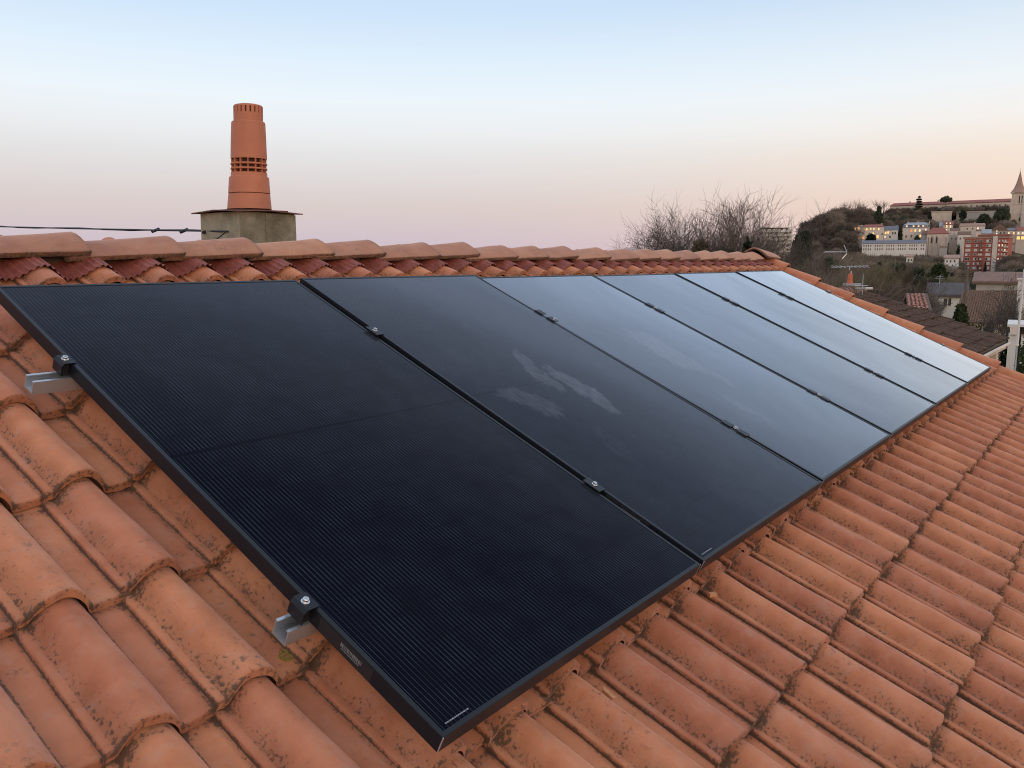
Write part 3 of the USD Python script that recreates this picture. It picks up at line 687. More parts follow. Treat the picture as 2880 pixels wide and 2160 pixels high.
pot_part('pot_crown', [(39, 236), (39.2, 258), (39.2, 259)], M['pot'])
pot_part('crown_lining', [(30, 236), (30, 276)], M['pot_dark'])
nsl = 20
pot_bits('crown_stave', [(a * 2 * math.pi / nsl, 34.5, 257, 4.6, 8.4, 19) for a in range(nsl)], M['pot'])
pot_part('crown_cap', [(33, 275), (39.3, 275), (39.2, 277), (37, 280), (30, 282), (0, 283)], M['pot'])
for a in (0.6, 2.0, 3.6, 5.2):
    pot_bits('rivet_hole', [(a, 54.6, 42.5, 1.4, 3.6, 4.0)], M['black'])

# the cable that arrives at the stack
cb = Thing('overhead_cable', 'twisted black overhead cable running from the left to the concrete chimney', 'cable', W(560, 652, 5.2))
aend = np.array([c0[0] - .005, c0[1] + .12, W(561, 652, 5.25)[2]])
pts = []
a0, a1 = W(-700, 600, 16), aend
for q in np.linspace(0, 1, 40):
    p = a0 * (1 - q) + a1 * q; p[2] -= 0.05 * 4 * q * (1 - q)
    pts.append(p)
cb.part('conductor', MB().tube(pts, .0065, 6).mesh(), M['cable'])
pts = np.array(pts)
hel = pts.copy(); ph = np.linspace(0, 60, len(pts)); hel[:, 2] += .006 * np.sin(ph); hel[:, 1] += .006 * np.cos(ph)
cb.part('conductor', MB().tube(hel, .005, 5).mesh(), M['cable'])
for q in (.945, .968, .985):
    p = pts[0] * 0 + np.array([np.interp(q, np.linspace(0, 1, 40), pts[:, k]) for k in range(3)])
    cb.part('tie', MB().bar(p + [-.025, 0, -.012], p + [.03, 0, .010], .011, 6).mesh(), M['cable'])
cb.part('stay_wire', MB().bar(aend + [-.02, 0, -.01], aend + [-.22, -.05, -.12], .004, 5).mesh(), M['cable'])

# ------------------------------------------------------------------ solar panels
ZT = [0.0008, .0080, -.0040, -.0079, -.0053, -.0008]
ZB = [-.0010, .0012, .0012, .0020, .0035, .0047]
DEW = [(0.60, .05), (0.80, .06), (1.10, .10), (0.88, .08), (0.90, .05), (1.06, .03)]
LOBES = {0: [(.73, 1.11, .10, .14, .3, .30)],
         1: [(.46, .98, .045, .17, -.35, 1.0), (.53, .80, .070, .19, -.15, 1.25), (.22, .80, .10, .14, .6, .85), (.30, .51, .05, .14, -.3, .45), (.71, 1.02, .03, .03, 0, .35)],
         2: [(.44, .96, .12, .24, -.1, 1.1), (.46, .68, .045, .12, .1, .9), (.29, .47, .035, .16, 0, .8), (.72, .75, .05, .30, .1, .35)],
         3: [(.35, .80, .05, .30, .1, .40), (.7, .5, .06, .25, .05, .30)]}
FH, FL = 0.035, 0.0105
names = ['first and nearest of the six black solar panels, fine pale wires visible', 'second black solar panel from the left, dull with wiped dew smears', 'third solar panel from the left, grey with pale streaks',
         'fourth solar panel from the left, bluish sheen and few streaks', 'fifth solar panel from the left, pale sky reflected in it', 'last and brightest solar panel beside the right edge of the roof']
panelM = []
for i in range(6):
    o = np.array([i * (PW + PGAP), 0, ZB[i]])
    yv = np.array([0, HP, ZT[i] - ZB[i]]); yv /= np.linalg.norm(yv)
    xv = np.array([1.0, 0, 0]); nv_ = np.cross(xv, yv)
    Mx = np.eye(4); Mx[:3, 0], Mx[:3, 1], Mx[:3, 2], Mx[:3, 3] = RW @ xv, RW @ yv, RW @ nv_, RW @ o
    panelM.append(Mx)
    t_ = Thing('solar_panel', names[i], 'solar panel', M=Mx)
    gm = glass(f'solar_glass_{i}', DEW[i][0], DEW[i][1], i + 1, LOBES.get(i, ()))
    t_.part('glass', MB().box((FL - .002, FL - .002, -.006), (PW - 2 * FL + .004, 0, 0), (0, HP - 2 * FL + .004, 0), (0, 0, .0042)).mesh(), gm)

    def rail(a, b, inward):
        """A frame side from a to b with chamfered lip; inward is the direction to the glass."""
        a, b, w_ = np.array(a, float), np.array(b, float), np.array(inward, float)
        prof = [(0, -FH), (0, -.0012), (.0012, 0), (FL - .001, 0), (FL, -.0010), (FL, -.0080), (.0016, -.0080), (.0016, -FH + .0016), (.022, -FH + .0016), (.022, -FH)]
        m = MB(); n_ = len(prof)
        va = [a + w_ * p[0] + (b - a) / np.linalg.norm(b - a) * p[0] + [0, 0, p[1]] for p in prof]
        vb = [b + w_ * p[0] - (b - a) / np.linalg.norm(b - a) * p[0] + [0, 0, p[1]] for p in prof]
        f = [[k, (k + 1) % n_, n_ + (k + 1) % n_, n_ + k] for k in range(n_)]
        m.add(va + vb, f)
        return m.mesh()
    for a, b, w_ in (((0, 0, 0), (PW, 0, 0), (0, 1, 0)), ((PW, 0, 0), (PW, HP, 0), (-1, 0, 0)), ((PW, HP, 0), (0, HP, 0), (0, -1, 0)), ((0, HP, 0), (0, 0, 0), (1, 0, 0))):
        v, f = rail(a, b, w_)
        t_.part('frame_rail', (v, f[:, ::-1]), M['frame'])
    t_.part('back_sheet', MB().box((.02, .02, -.0105), (PW - .04, 0, 0), (0, HP - .04, 0), (0, 0, .003)).mesh(), M['black'])
    for xx in (0, PW):
        t_.part('corner_joint', MB().box((xx - .0011, -.0009, -FH + .001), (.0022, 0, 0), (0, .0016, 0), (0, 0, FH - .0015)).mesh(), M['alu'])
    # small rating marks printed at the corner of the laminate: too small to read
    if i < 3:
        m = MB(); rr = random.Random(i); yy = .030
        xx = .026
        while xx < .085:
            w_ = rr.choice((.0015, .003, .0045)); m.box((xx, .0185, -.0017), (w_, 0, 0), (0, .0026, 0), (0, 0, .0003)); xx += w_ + .0016
        t_.part('corner_print', m.mesh(), M['print'])
        # barcode sticker on the outside of the left frame side
        st_ = t_.part('frame_sticker', MB().box((-.0006, .175, -.0335), (.0005, 0, 0), (0, .15, 0), (0, 0, .030)).mesh(), M['black'])
        m = MB(); yy = .205
        while yy < .262:
            w_ = rr.choice((.001, .0018, .003)); m.box((-.0010, yy, -.0200), (.0003, 0, 0), (0, w_, 0), (0, 0, .008)); yy += w_ + rr.choice((.0012, .002))
        yy = .210
        while yy < .258:
            m.box((-.0010, yy, -.0245), (.0003, 0, 0), (0, .003, 0), (0, 0, .0022)); yy += .0042
        t_.part('barcode', m.mesh(), M['bars'], parent=st_)


def ron(x, t, n):
    return roofpt((x, t, n))


# two rails under the panels
for t0, xl, lab in ((1.322, -.088, 'bare aluminium mounting rail across the roof under the upper clamps'), (0.366, -.050, 'bare aluminium mounting rail across the roof under the lower clamps')):
    r_ = Thing('mounting_rail', lab, 'rail', ron(xl, t0, -.08))
    prof = [(-.020, -.034), (.020, -.034), (.020, 0), (.013, 0), (.013, -.0035), (.0172, -.0035), (.0172, -.030), (-.0172, -.030), (-.0172, -.0035), (-.013, -.0035), (-.013, 0), (-.020, 0)]
    n_ = len(prof); L0, L1 = xl, 6.17
    va = [ron(L0, t0 + a, -FH - .001 + b) for a, b in prof]; vb = [ron(L1, t0 + a, -FH - .001 + b) for a, b in prof]
    m = MB().add(va + vb, [[k, n_ + k, n_ + (k + 1) % n_, (k + 1) % n_] for k in range(n_)])
    for vv, rev in ((va, False), (vb, True)):
        for q in ((0, 1, 6, 7), (1, 2, 5, 6), (2, 3, 4, 5), (7, 8, 11, 0), (8, 9, 10, 11)):
            pts = [vv[k] for k in (q if not rev else q[::-1])]; m.poly(pts)
    r_.part('channel', m.mesh(), M['alu'])
    for xx in (.3, 1.25, 2.2, 3.2, 4.2, 5.2, 5.95):
        r_.part('roof_hook', MB().box(ron(xx, t0 - .015, -FH - .060), RW @ [.03, 0, 0], RW @ [0, .03, 0], RW @ [0, 0, .017]).mesh(), M['alu'])


def hexbolt(th_, x, t, n):
    prof = [(0, 0), (.0085, 0), (.0085, .0012), (.0060, .0014), (.0060, .0070), (.0055, .0076), (.0032, .0076), (.0030, .0045), (0, .0045)]
    v, f = MB().lathe(prof, sides=20).mesh()
    v = roofpt(v + [x, t, n])
    th_.part('bolt', (v, f), M['steel'], smooth=30)


def end_clamp(x, t, side, label):
    """side -1: on the left edge of the array, +1 on the right."""
    c = Thing('end_clamp', label, 'clamp', ron(x, t, -.03))
    L_ = .044
    s_ = side
    prof = [(-.008, .0012), (-.008, .0042), (.0190, .0042), (.0250, -.0040), (.0250, -.0300), (.0225, -.0300), (.0225, -.0060), (.0175, .0015)]
    prof = [(p[0], p[1]) for p in prof]
    va = [ron(x + s_ * a, t - L_ / 2, b) for a, b in prof]; vb = [ron(x + s_ * a, t + L_ / 2, b) for a, b in prof]
    n_ = len(prof)
    f = [[k, (k + 1) % n_, n_ + (k + 1) % n_, n_ + k] for k in range(n_)]
    m = MB().add(va + vb, f if s_ < 0 else [q[::-1] for q in f])
    for vv in (va, vb):
        for q in ((0, 1, 2, 7), (2, 3, 6, 7), (3, 4, 5, 6)):
            m.poly([vv[k] for k in q]); m.poly([vv[k] for k in q[::-1]])
    c.part('bracket', m.mesh(), M['frame'])
    b_ = MB().box(ron(x + s_ * .004, t - .014, -.0340), RW @ [s_ * .016, 0, 0], RW @ [0, .028, 0], RW @ [0, 0, .034])
    c.part('spacer_block', b_.mesh(), M['black'])
    hexbolt(c, x + s_ * .009, t, .0042)


end_clamp(0, 1.328, -1, 'black end clamp with shiny bolt on the upper left edge of the panels')
end_clamp(0, .366, -1, 'black end clamp with shiny bolt on the lower left edge of the panels')
XR = 6 * PW + 5 * PGAP
end_clamp(XR, 1.325, 1, 'black end clamp on the upper right edge of the last panel')
end_clamp(XR, .366, 1, 'black end clamp on the lower right edge of the last panel')
ordn = ['first and second', 'second and third', 'third and fourth', 'fourth and fifth', 'fifth and sixth']
for i in range(5):
    xc = (i + 1) * (PW + PGAP) - PGAP / 2
    for t0, wh in ((1.325, 'upper'), (.366, 'lower')):
        zc = max(np.interp(t0, [0, HP], [ZB[k], ZT[k]]) for k in (i, i + 1))
        c = Thing('mid_clamp', f'small black {wh} clamp bridging the gap between {ordn[i]} panel', 'clamp', ron(xc, t0, zc))
        pr = [(-.019, .0014), (-.019, .0046), (.019, .0046), (.019, .0014)]
        parts_ = ((-.030, .030),) if i == 0 else ((-.056, -.014), (.014, .056))
        for lo_, hi_ in parts_:
            c.part('clamp_plate', MB().box(ron(xc - .0175, t0 + lo_, zc + .0012), RW @ [.035, 0, 0], RW @ [0, hi_ - lo_, 0], RW @ [0, 0, .0030]).mesh(), M['frame'])
            c.part('clamp_stem', MB().box(ron(xc - .0085, t0 + lo_ + .01, zc - .034), RW @ [.017, 0, 0], RW @ [0, hi_ - lo_ - .02, 0], RW @ [0, 0, .034]).mesh(), M['black'])
        if i == 0:
            hexbolt(c, xc, t0, zc + .0043)
        elif i == 1 and wh == 'upper':
            hexbolt(c, xc, t0 - .045, zc + .0050)
        else:
            hexbolt(c, xc, t0 + .0, zc + .002)

# crumbs of broken tile lying on the roof
M['crumb'] = simple('clay_crumb', (.50, .24, .12), 0.9, var=.2, scale=60)


def crumb(px, py, n, s, label, seed):
    d = CAMR.T @ np.array([(px - 1440) / FPX, (py - 1080) / FPX, 1.0]); p = CAMC + d * (n - CAMC[2]) / d[2]
    r2 = np.random.default_rng(seed)
    pts = np.array([(a, b, c_) for a in (0, 1) for b in (0, 1) for c_ in (0, 1)], float) - .5
    pts = pts * s * (1 + r2.normal(0, .15, pts.shape))
    h_ = trimesh.convex.convex_hull(pts)
    ca, sa = math.cos(r2.random() * 3), math.sin(r2.random() * 3)
    v = h_.vertices @ np.array([[ca, -sa, 0], [sa, ca, 0], [0, 0, 1]]).T
    single('tile_crumb', (roofpt(v + p), h_.faces), M['crumb'], label, 'tile chip')


crumb(1712, 1952, PAN + .012, (.030, .012, .008), 'orange chip of broken tile in a roof channel below the first panel', 4)
crumb(2004, 1672, PAN + .012, (.030, .012, .008), 'chip of broken tile in a channel right of the first panel foot', 9)
M['lichen'] = simple('yellow_lichen', (.26, .18, .040), .95, var=.4, scale=180)
d_ = CAMR.T @ np.array([(802 - 1440) / FPX, (1852 - 1080) / FPX, 1.0]); pl_ = CAMC + d_ * (PAN - .003 - CAMC[2]) / d_[2]
r2 = np.random.default_rng(12); m = MB()
for k in range(60):
    a, q = r2.random() * 6.28, math.sqrt(r2.random()) * .0145
    if q < .005 and r2.random() < .7:
        continue
    m.lathe([(.0026, -.004), (.0024, .0018), (0, .0026)], pl_ + [q * math.cos(a), q * math.sin(a), .0072], 7)
single('lichen_patch', (roofpt(m.mesh()[0]), m.mesh()[1]), M['lichen'], 'small round yellow lichen patch on a tile by the lower left clamp', 'lichen')

# ------------------------------------------------------------------ terrain
def hill(lat, dep):
    """Ground level (relative to the lens) at a place given across and along the view axis on the ground plan."""
    base = np.interp(dep, [-500, 0, 60, 120, 250, 480, 528, 548, 565, 590, 620, 660, 700, 745, 900, 1500], [-6.6, -6.6, -7.2, -8.5, -11, -10, -6.5, 3, 11, 15, 21, 29, 36, 43, 45, 40])
    px = lat / np.maximum(dep, 1) * FPX / .99 + 1440
    m = np.clip((px - 2150) / 190, 0, 1); m = m * m * (3 - 2 * m)
    m = np.where(dep < 1, 0, m)
    low = np.interp(dep, [-500, 0, 60, 120, 250, 480, 9000], [-6.6, -6.6, -7.2, -8.5, -11, -12, -14])
    return low * (1 - m) + base * m


def gpos(px, d, dz=0.0):
    lat = (px - 1440) / FPX * d * CP
    lat = lat_of(px, d, float(hill(lat, d)))
    p = cw + fh * d + rh * lat
    return np.array([p[0], p[1], cw[2] + float(hill(lat, d)) + dz])


M['grass'] = usdkit.material(stage, L('ground_cover'), {
    'g': ('geometry', {}), 'n': ('noise_texture', {'scale': .06, 'detail': 8.0, 'roughness': .65}), 'r': ('rgb_ramp', {'ramp': [(.30, (.040, .034, .022)), (.48, (.062, .055, .032)), (.62, (.085, .074, .045)), (.75, (.14, .12, .085))]}),
    'p': ('principled_bsdf', {'roughness': 1.0, 'specular_ior_level': .1})}, [('g.position', 'n.vector'), ('n.fac', 'r.fac'), ('r.color', 'p.base_color')], surface='p.BSDF')
deps = np.r_[-3000, -800, -200, -60, -20, 0, 15, 30, 45, 60, 80, 100, 120, 160, 200, 250, 320, 400, 460, 500, 520, 530, 540, 550, 560, 570, 580, 600, 620, 640, 660, 690, 720, 750, 800, 900, 1200, 2000, 4000, 7000]
lats = np.r_[-7000, -3000, -1000, -400, -150, -60, -20, 0, 20, 40, 60, 80, 100, 120, np.arange(140, 560, 12), 600, 700, 900, 1300, 2500, 7000]
Dg, Lg = np.meshgrid(deps, lats, indexing='ij')
Z = hill(Lg, Dg) + 1.2 * (meshkit.noise(np.stack([Lg / 23, Dg / 23, Lg * 0], -1)) - .5) * (Dg > 70)
Vt_ = cw + fh * Dg[..., None] + rh * Lg[..., None]; Vt_[..., 2] = cw[2] + Z
gv, gf = MB().grid(Vt_, flip=True).mesh()
single('terrain', (gv, gf), M['grass'], kind='structure', smooth=True)


# ------------------------------------------------------------------ plants
def simple_leaf(name, a, b, trans=0.25):
    return usdkit.material(stage, L(name), {
        'g': ('geometry', {}), 'oi': ('object_info', {}), 'n': ('noise_texture', {'scale': 1.3, 'detail': 3.0}), 'ad': ('math', {'math_type': 'multiply_add', 'value2': .35}), 'ri': ('math', {'math_type': 'multiply_add', 'value2': .30}), 'ro': ('math', {'math_type': 'multiply_add', 'value2': .62, 'value3': -.10}),
        'r': ('rgb_ramp', {'ramp': [(.25, a), (.85, b)]}), 'd': ('diffuse_bsdf', {}), 't': ('translucent_bsdf', {}), 'm': ('mix_closure', {'fac': trans})},
        [('g.position', 'n.vector'), ('g.random_per_island', 'ri.value1'), ('oi.random', 'ro.value1'), ('ro.value', 'ri.value3'), ('n.fac', 'ad.value1'), ('ri.value', 'ad.value3'), ('ad.value', 'r.fac'), ('r.color', 'd.color'), ('r.color', 't.color'), ('d.BSDF', 'm.closure1'), ('t.BSDF', 'm.closure2')], surface='m.closure')


M['bark'] = simple('bark', (.075, .060, .048), 0.95, var=.3, scale=8)
M['bark_far'] = simple('bark_far', (.120, .092, .074), 0.95, var=.3, scale=.7)
M['twig'] = simple('twig', (.095, .068, .055), 0.95, var=.25, scale=2)
M['brownleaf'] = simple_leaf('brown_twigs', (.105, .080, .062), (.350, .275, .210))
M['olive'] = simple_leaf('olive_leaf', (.100, .086, .050), (.220, .185, .110))
M['evergreen'] = simple_leaf('evergreen_leaf', (.042, .050, .034), (.105, .118, .075))
M['hedge'] = simple_leaf('hedge_leaf', (.020, .028, .015), (.062, .078, .036))


def grow(seed, height, spread, levels=4, first=5, r0=None, up=0.35, trunk=0.22, sides=(6, 5, 4, 3, 3), kids=(6, 5, 4, 4), rmin=.007):
    """A bare winter tree: limbs (MB) and fine twigs (MB), foot at the origin."""
    rg = np.random.default_rng(seed)
    limbs, twigs = MB(), MB()
    r0 = r0 or height * .016

    def branch(p, d, ln, r, lv):
        n = 4 if lv < 2 else 3
        pts = [p]; dd = d.copy()
        for _ in range(n):
            dd = dd + rg.normal(0, .15, 3) + [0, 0, up * .10]; dd /= np.linalg.norm(dd)
            pts.append(pts[-1] + dd * ln / n)
        pts = np.array(pts)
        tgt = limbs if lv < 3 else twigs
        tgt.tube(pts, np.linspace(r, r * (.55 if lv < levels else .35), n + 1), sides[min(lv, 4)], cap=False)
        if lv >= levels:
            return
        for k in range(kids[lv - 1] if lv >= 1 else first):
            q = .30 + .70 * (k + rg.random()) / (kids[lv - 1] if lv >= 1 else first)
            q = min(q, .999); i = min(int(q * n), n - 1); b = pts[i] + (pts[i + 1] - pts[i]) * (q * n - i)
            perp = np.cross(dd, rg.normal(0, 1, 3)); perp /= np.linalg.norm(perp)
            nd = dd * rg.uniform(.5, .9) + perp * rg.uniform(.55, 1.0) * spread + [0, 0, up * .28]; nd /= np.linalg.norm(nd)
            branch(b, nd, ln * rg.uniform(.55, .78), max(r * .5 * (1 - .4 * q), rmin), lv + 1)
    tp = np.array([[0, 0, -.5], [.02 * height * rg.normal(), .01 * height * rg.normal(), height * trunk]])
    limbs.tube(tp, [r0 * 1.15, r0 * .9], 8)
    for k in range(first):
        a = k * 2 * math.pi / first + rg.uniform(-.4, .4)
        dv = np.array([math.cos(a) * .65 * spread, math.sin(a) * .65 * spread, rg.uniform(.55, 1.15)]); dv /= np.linalg.norm(dv)
        branch(tp[1] - [0, 0, rg.uniform(0, .1) * height * trunk], dv, height * (1 - trunk) * rg.uniform(.40, .52), r0 * rg.uniform(.45, .65), 1)
    return limbs, twigs


def rescaled(m, height, width=None):
    v, f = m
    return v, f


def bare_tree(px, d, top_py, spread, label, seed, name='bare_tree', levels=4, kids=(6, 5, 4, 4), group=None, twigmat='twig', trunk=.2, first=5, rmin=.007, wpx=None):
    b = gpos(px, d)
    ht = cw[2] + zof(top_py, d) - b[2]
    lm, tw = grow(seed, ht, spread, levels=levels, kids=kids, trunk=trunk, first=first, rmin=rmin)
    hmax = np.quantile(np.vstack(tw.v)[:, 2], .995) if tw.v else np.vstack(lm.v)[:, 2].max()
    s = ht / hmax
    sx = np.array([s, s, s])
    if wpx:
        a_ = np.vstack((tw.v or lm.v)); sx[:2] = wpx / FPX * d / 2 / np.quantile(np.hypot(a_[:, 0], a_[:, 1]), .97)
    s = sx
    t = Thing(name, label, 'tree', b, group)
    v, f = lm.mesh(); t.part('trunk', (v * s + b, f), M['bark'])
    if tw.v:
        v, f = tw.mesh(); t.part('crown', (v * s + b, f), M[twigmat])
    return t


def clump_faces(rg, centers, radii, n, size, squash=1.0):
    """n small leaf faces spread through ellipsoid clumps."""
    w_ = radii.prod(1) ** (2 / 3); k = rg.choice(len(centers), n, p=w_ / w_.sum())
    u_ = rg.normal(0, 1, (n, 3)); u_ /= np.linalg.norm(u_, axis=1, keepdims=True)
    c = centers[k] + u_ * radii[k] * (rg.random((n, 1)) ** .38)
    a = rg.normal(0, 1, (n, 3)) + u_ * .6; a /= np.linalg.norm(a, axis=1, keepdims=True)
    b = np.cross(a, rg.normal(0, 1, (n, 3))); b /= np.linalg.norm(b, axis=1, keepdims=True)
    s = size * rg.uniform(.6, 1.4, (n, 1))
    v = np.stack([c - a * s, c + b * s * .55, c + a * s, c - b * s * .55], 1).reshape(-1, 3)
    i = np.arange(n)[:, None] * 4
    return v, np.hstack([i, i + 1, i + 2, i + 3])


def crown(kind, rg, h, w):
    """Clump centres and radii of a crown of height h and width w standing on the origin."""
    cs, rs = [], []
    if kind == 'round':
        for _ in range(26):
            u_ = rg.normal(0, 1, 3); u_ /= np.linalg.norm(u_); u_[2] = abs(u_[2]) * 1.0 - .25
            cs.append([u_[0] * w * .34, u_[1] * w * .34, h * .55 + u_[2] * h * .32]); rs.append([w * .17, w * .17, h * .13])
        cs.append([0, 0, h * .55]); rs.append([w * .34, w * .34, h * .3])
    elif kind == 'cone':
        for k in range(34):
            q = (k + .5) / 34; a = k * 2.4
            rr = w * .5 * (1 - q) ** .8 * rg.uniform(.55, 1)
            cs.append([math.cos(a) * rr * .7, math.sin(a) * rr * .7, h * (.10 + .88 * q)]); rs.append([.10 * w + rr * .42, .10 * w + rr * .42, h * .05])
    elif kind == 'column':
        for k in range(22):
            q = (k + .5) / 22; a = k * 2.4
            cs.append([math.cos(a) * w * .14, math.sin(a) * w * .14, h * (.04 + .92 * q)]); rs.append([w * .33 * (1.05 - q ** 3), w * .33 * (1.05 - q ** 3), h * .06])
    elif kind == 'cedar':
        for k in range(7):
            q = k / 6; n = 5 if k < 6 else 2
            for j in range(n):
                a = j * 2 * math.pi / n + k * 1.1; rr = w * .5 * (1 - .62 * q) * rg.uniform(.5, .95)
                cs.append([math.cos(a) * rr * .6, math.sin(a) * rr * .6, h * (.34 + .62 * q)]); rs.append([w * .20 * (1 - .4 * q), w * .20 * (1 - .4 * q), h * .028])
    elif kind == 'umbrella':
        for k in range(24):
            a = k * 2.4; rr = w * .40 * math.sqrt((k + .5) / 24)
            cs.append([math.cos(a) * rr, math.sin(a) * rr, h * (.86 - .30 * (rr / w) ** 1.2 + rg.uniform(-.03, .03))]); rs.append([w * .14, w * .14, h * .085])
    elif kind == 'hedge':
        for k in range(40):
            cs.append([rg.uniform(-.5, .5) * w, rg.uniform(-.25, .25) * w, h * rg.uniform(.15, .85)]); rs.append([w * .13, w * .13, h * .17])
    return np.array(cs), np.array(rs)


def leafy(px, d, top_py, width_px, kind, label, mat, seed, n=2500, name='evergreen_tree', size=None, base_dz=0.0, cat='tree', group=None):
    b = gpos(px, d, base_dz)
    h = cw[2] + zof(top_py, d) - b[2]; w = width_px / FPX * d
    rg = np.random.default_rng(seed)
    cs, rs = crown(kind, rg, h, w)
    v, f = clump_faces(rg, cs, rs, n, size or max(w, h) * .035)
    top = v[:, 2].max(); v[:, 2] *= h / top
    t = Thing(name, label, cat, b, group)
    t.part('crown', (v + b, f), mat)
    tk = MB().tube([[0, 0, -.5], [0, 0, h * .4], [0.02 * w, 0, h * .8]], [w * .035 + .04, w * .028 + .03, .02], 7)
    v, f = tk.mesh(); t.part('trunk', (v + b, f), M['bark'])
    return t


# ------------------------------------------------------------------ buildings
def bmat(name, col, var=.10, scale=.7, rough=.9):
    return simple(name, col, rough, var=var, scale=scale)


M['stone'] = bmat('pale_limestone', (.50, .42, .35))
M['stone2'] = bmat('warm_limestone', (.52, .42, .34), .14, .4)
M['grey_stone'] = bmat('grey_stone', (.36, .33, .29), .15, .5)
M['cream'] = bmat('cream_render', (.60, .50, .42))
M['white'] = bmat('white_render', (.60, .56, .51), .06)
M['brick'] = bmat('red_facing', (.36, .105, .070), .12, .8)
M['brickdark'] = bmat('red_band', (.24, .070, .050), .1, .8)
M['redroof'] = bmat('red_tile_far', (.27, .095, .070), .22, 1.2)
M['brownroof'] = bmat('brown_tile_far', (.17, .095, .070), .28, 1.5)
M['pinkroof'] = bmat('faded_tile_far', (.33, .20, .15), .2, 1.2)
M['slate'] = bmat('slate', (.14, .135, .155), .2, 1.0, .6)
M['darkslate'] = bmat('dark_slate', (.075, .062, .060), .25, 1.5)
M['zinc'] = bmat('zinc', (.30, .31, .33), .1, 1.0, .45)
M['window'] = simple('window_glass', (.05, .05, .055), 0.08, spec=.6)
M['shade'] = bmat('pale_blind', (.60, .56, .50), .05)
M['sill'] = bmat('window_frame', (.58, .52, .44), .05)
M['darkdoor'] = bmat('dark_door', (.06, .05, .045), .1)


def glint_mat(name, col, s):
    return usdkit.material(stage, L(name), {'e': ('emission', {'color': col, 'strength': s})}, surface='e.emission')  # painted sunset reflection: panes emit though no lamp is behind them


M['glint_y'] = glint_mat('painted_glint_yellow', (1.0, .62, .22), 1.15)
M['glint_o'] = glint_mat('painted_glint_orange', (1.0, .36, .07), .95)
M['glint_w'] = glint_mat('painted_glint_pale', (1.0, .78, .55), .95)


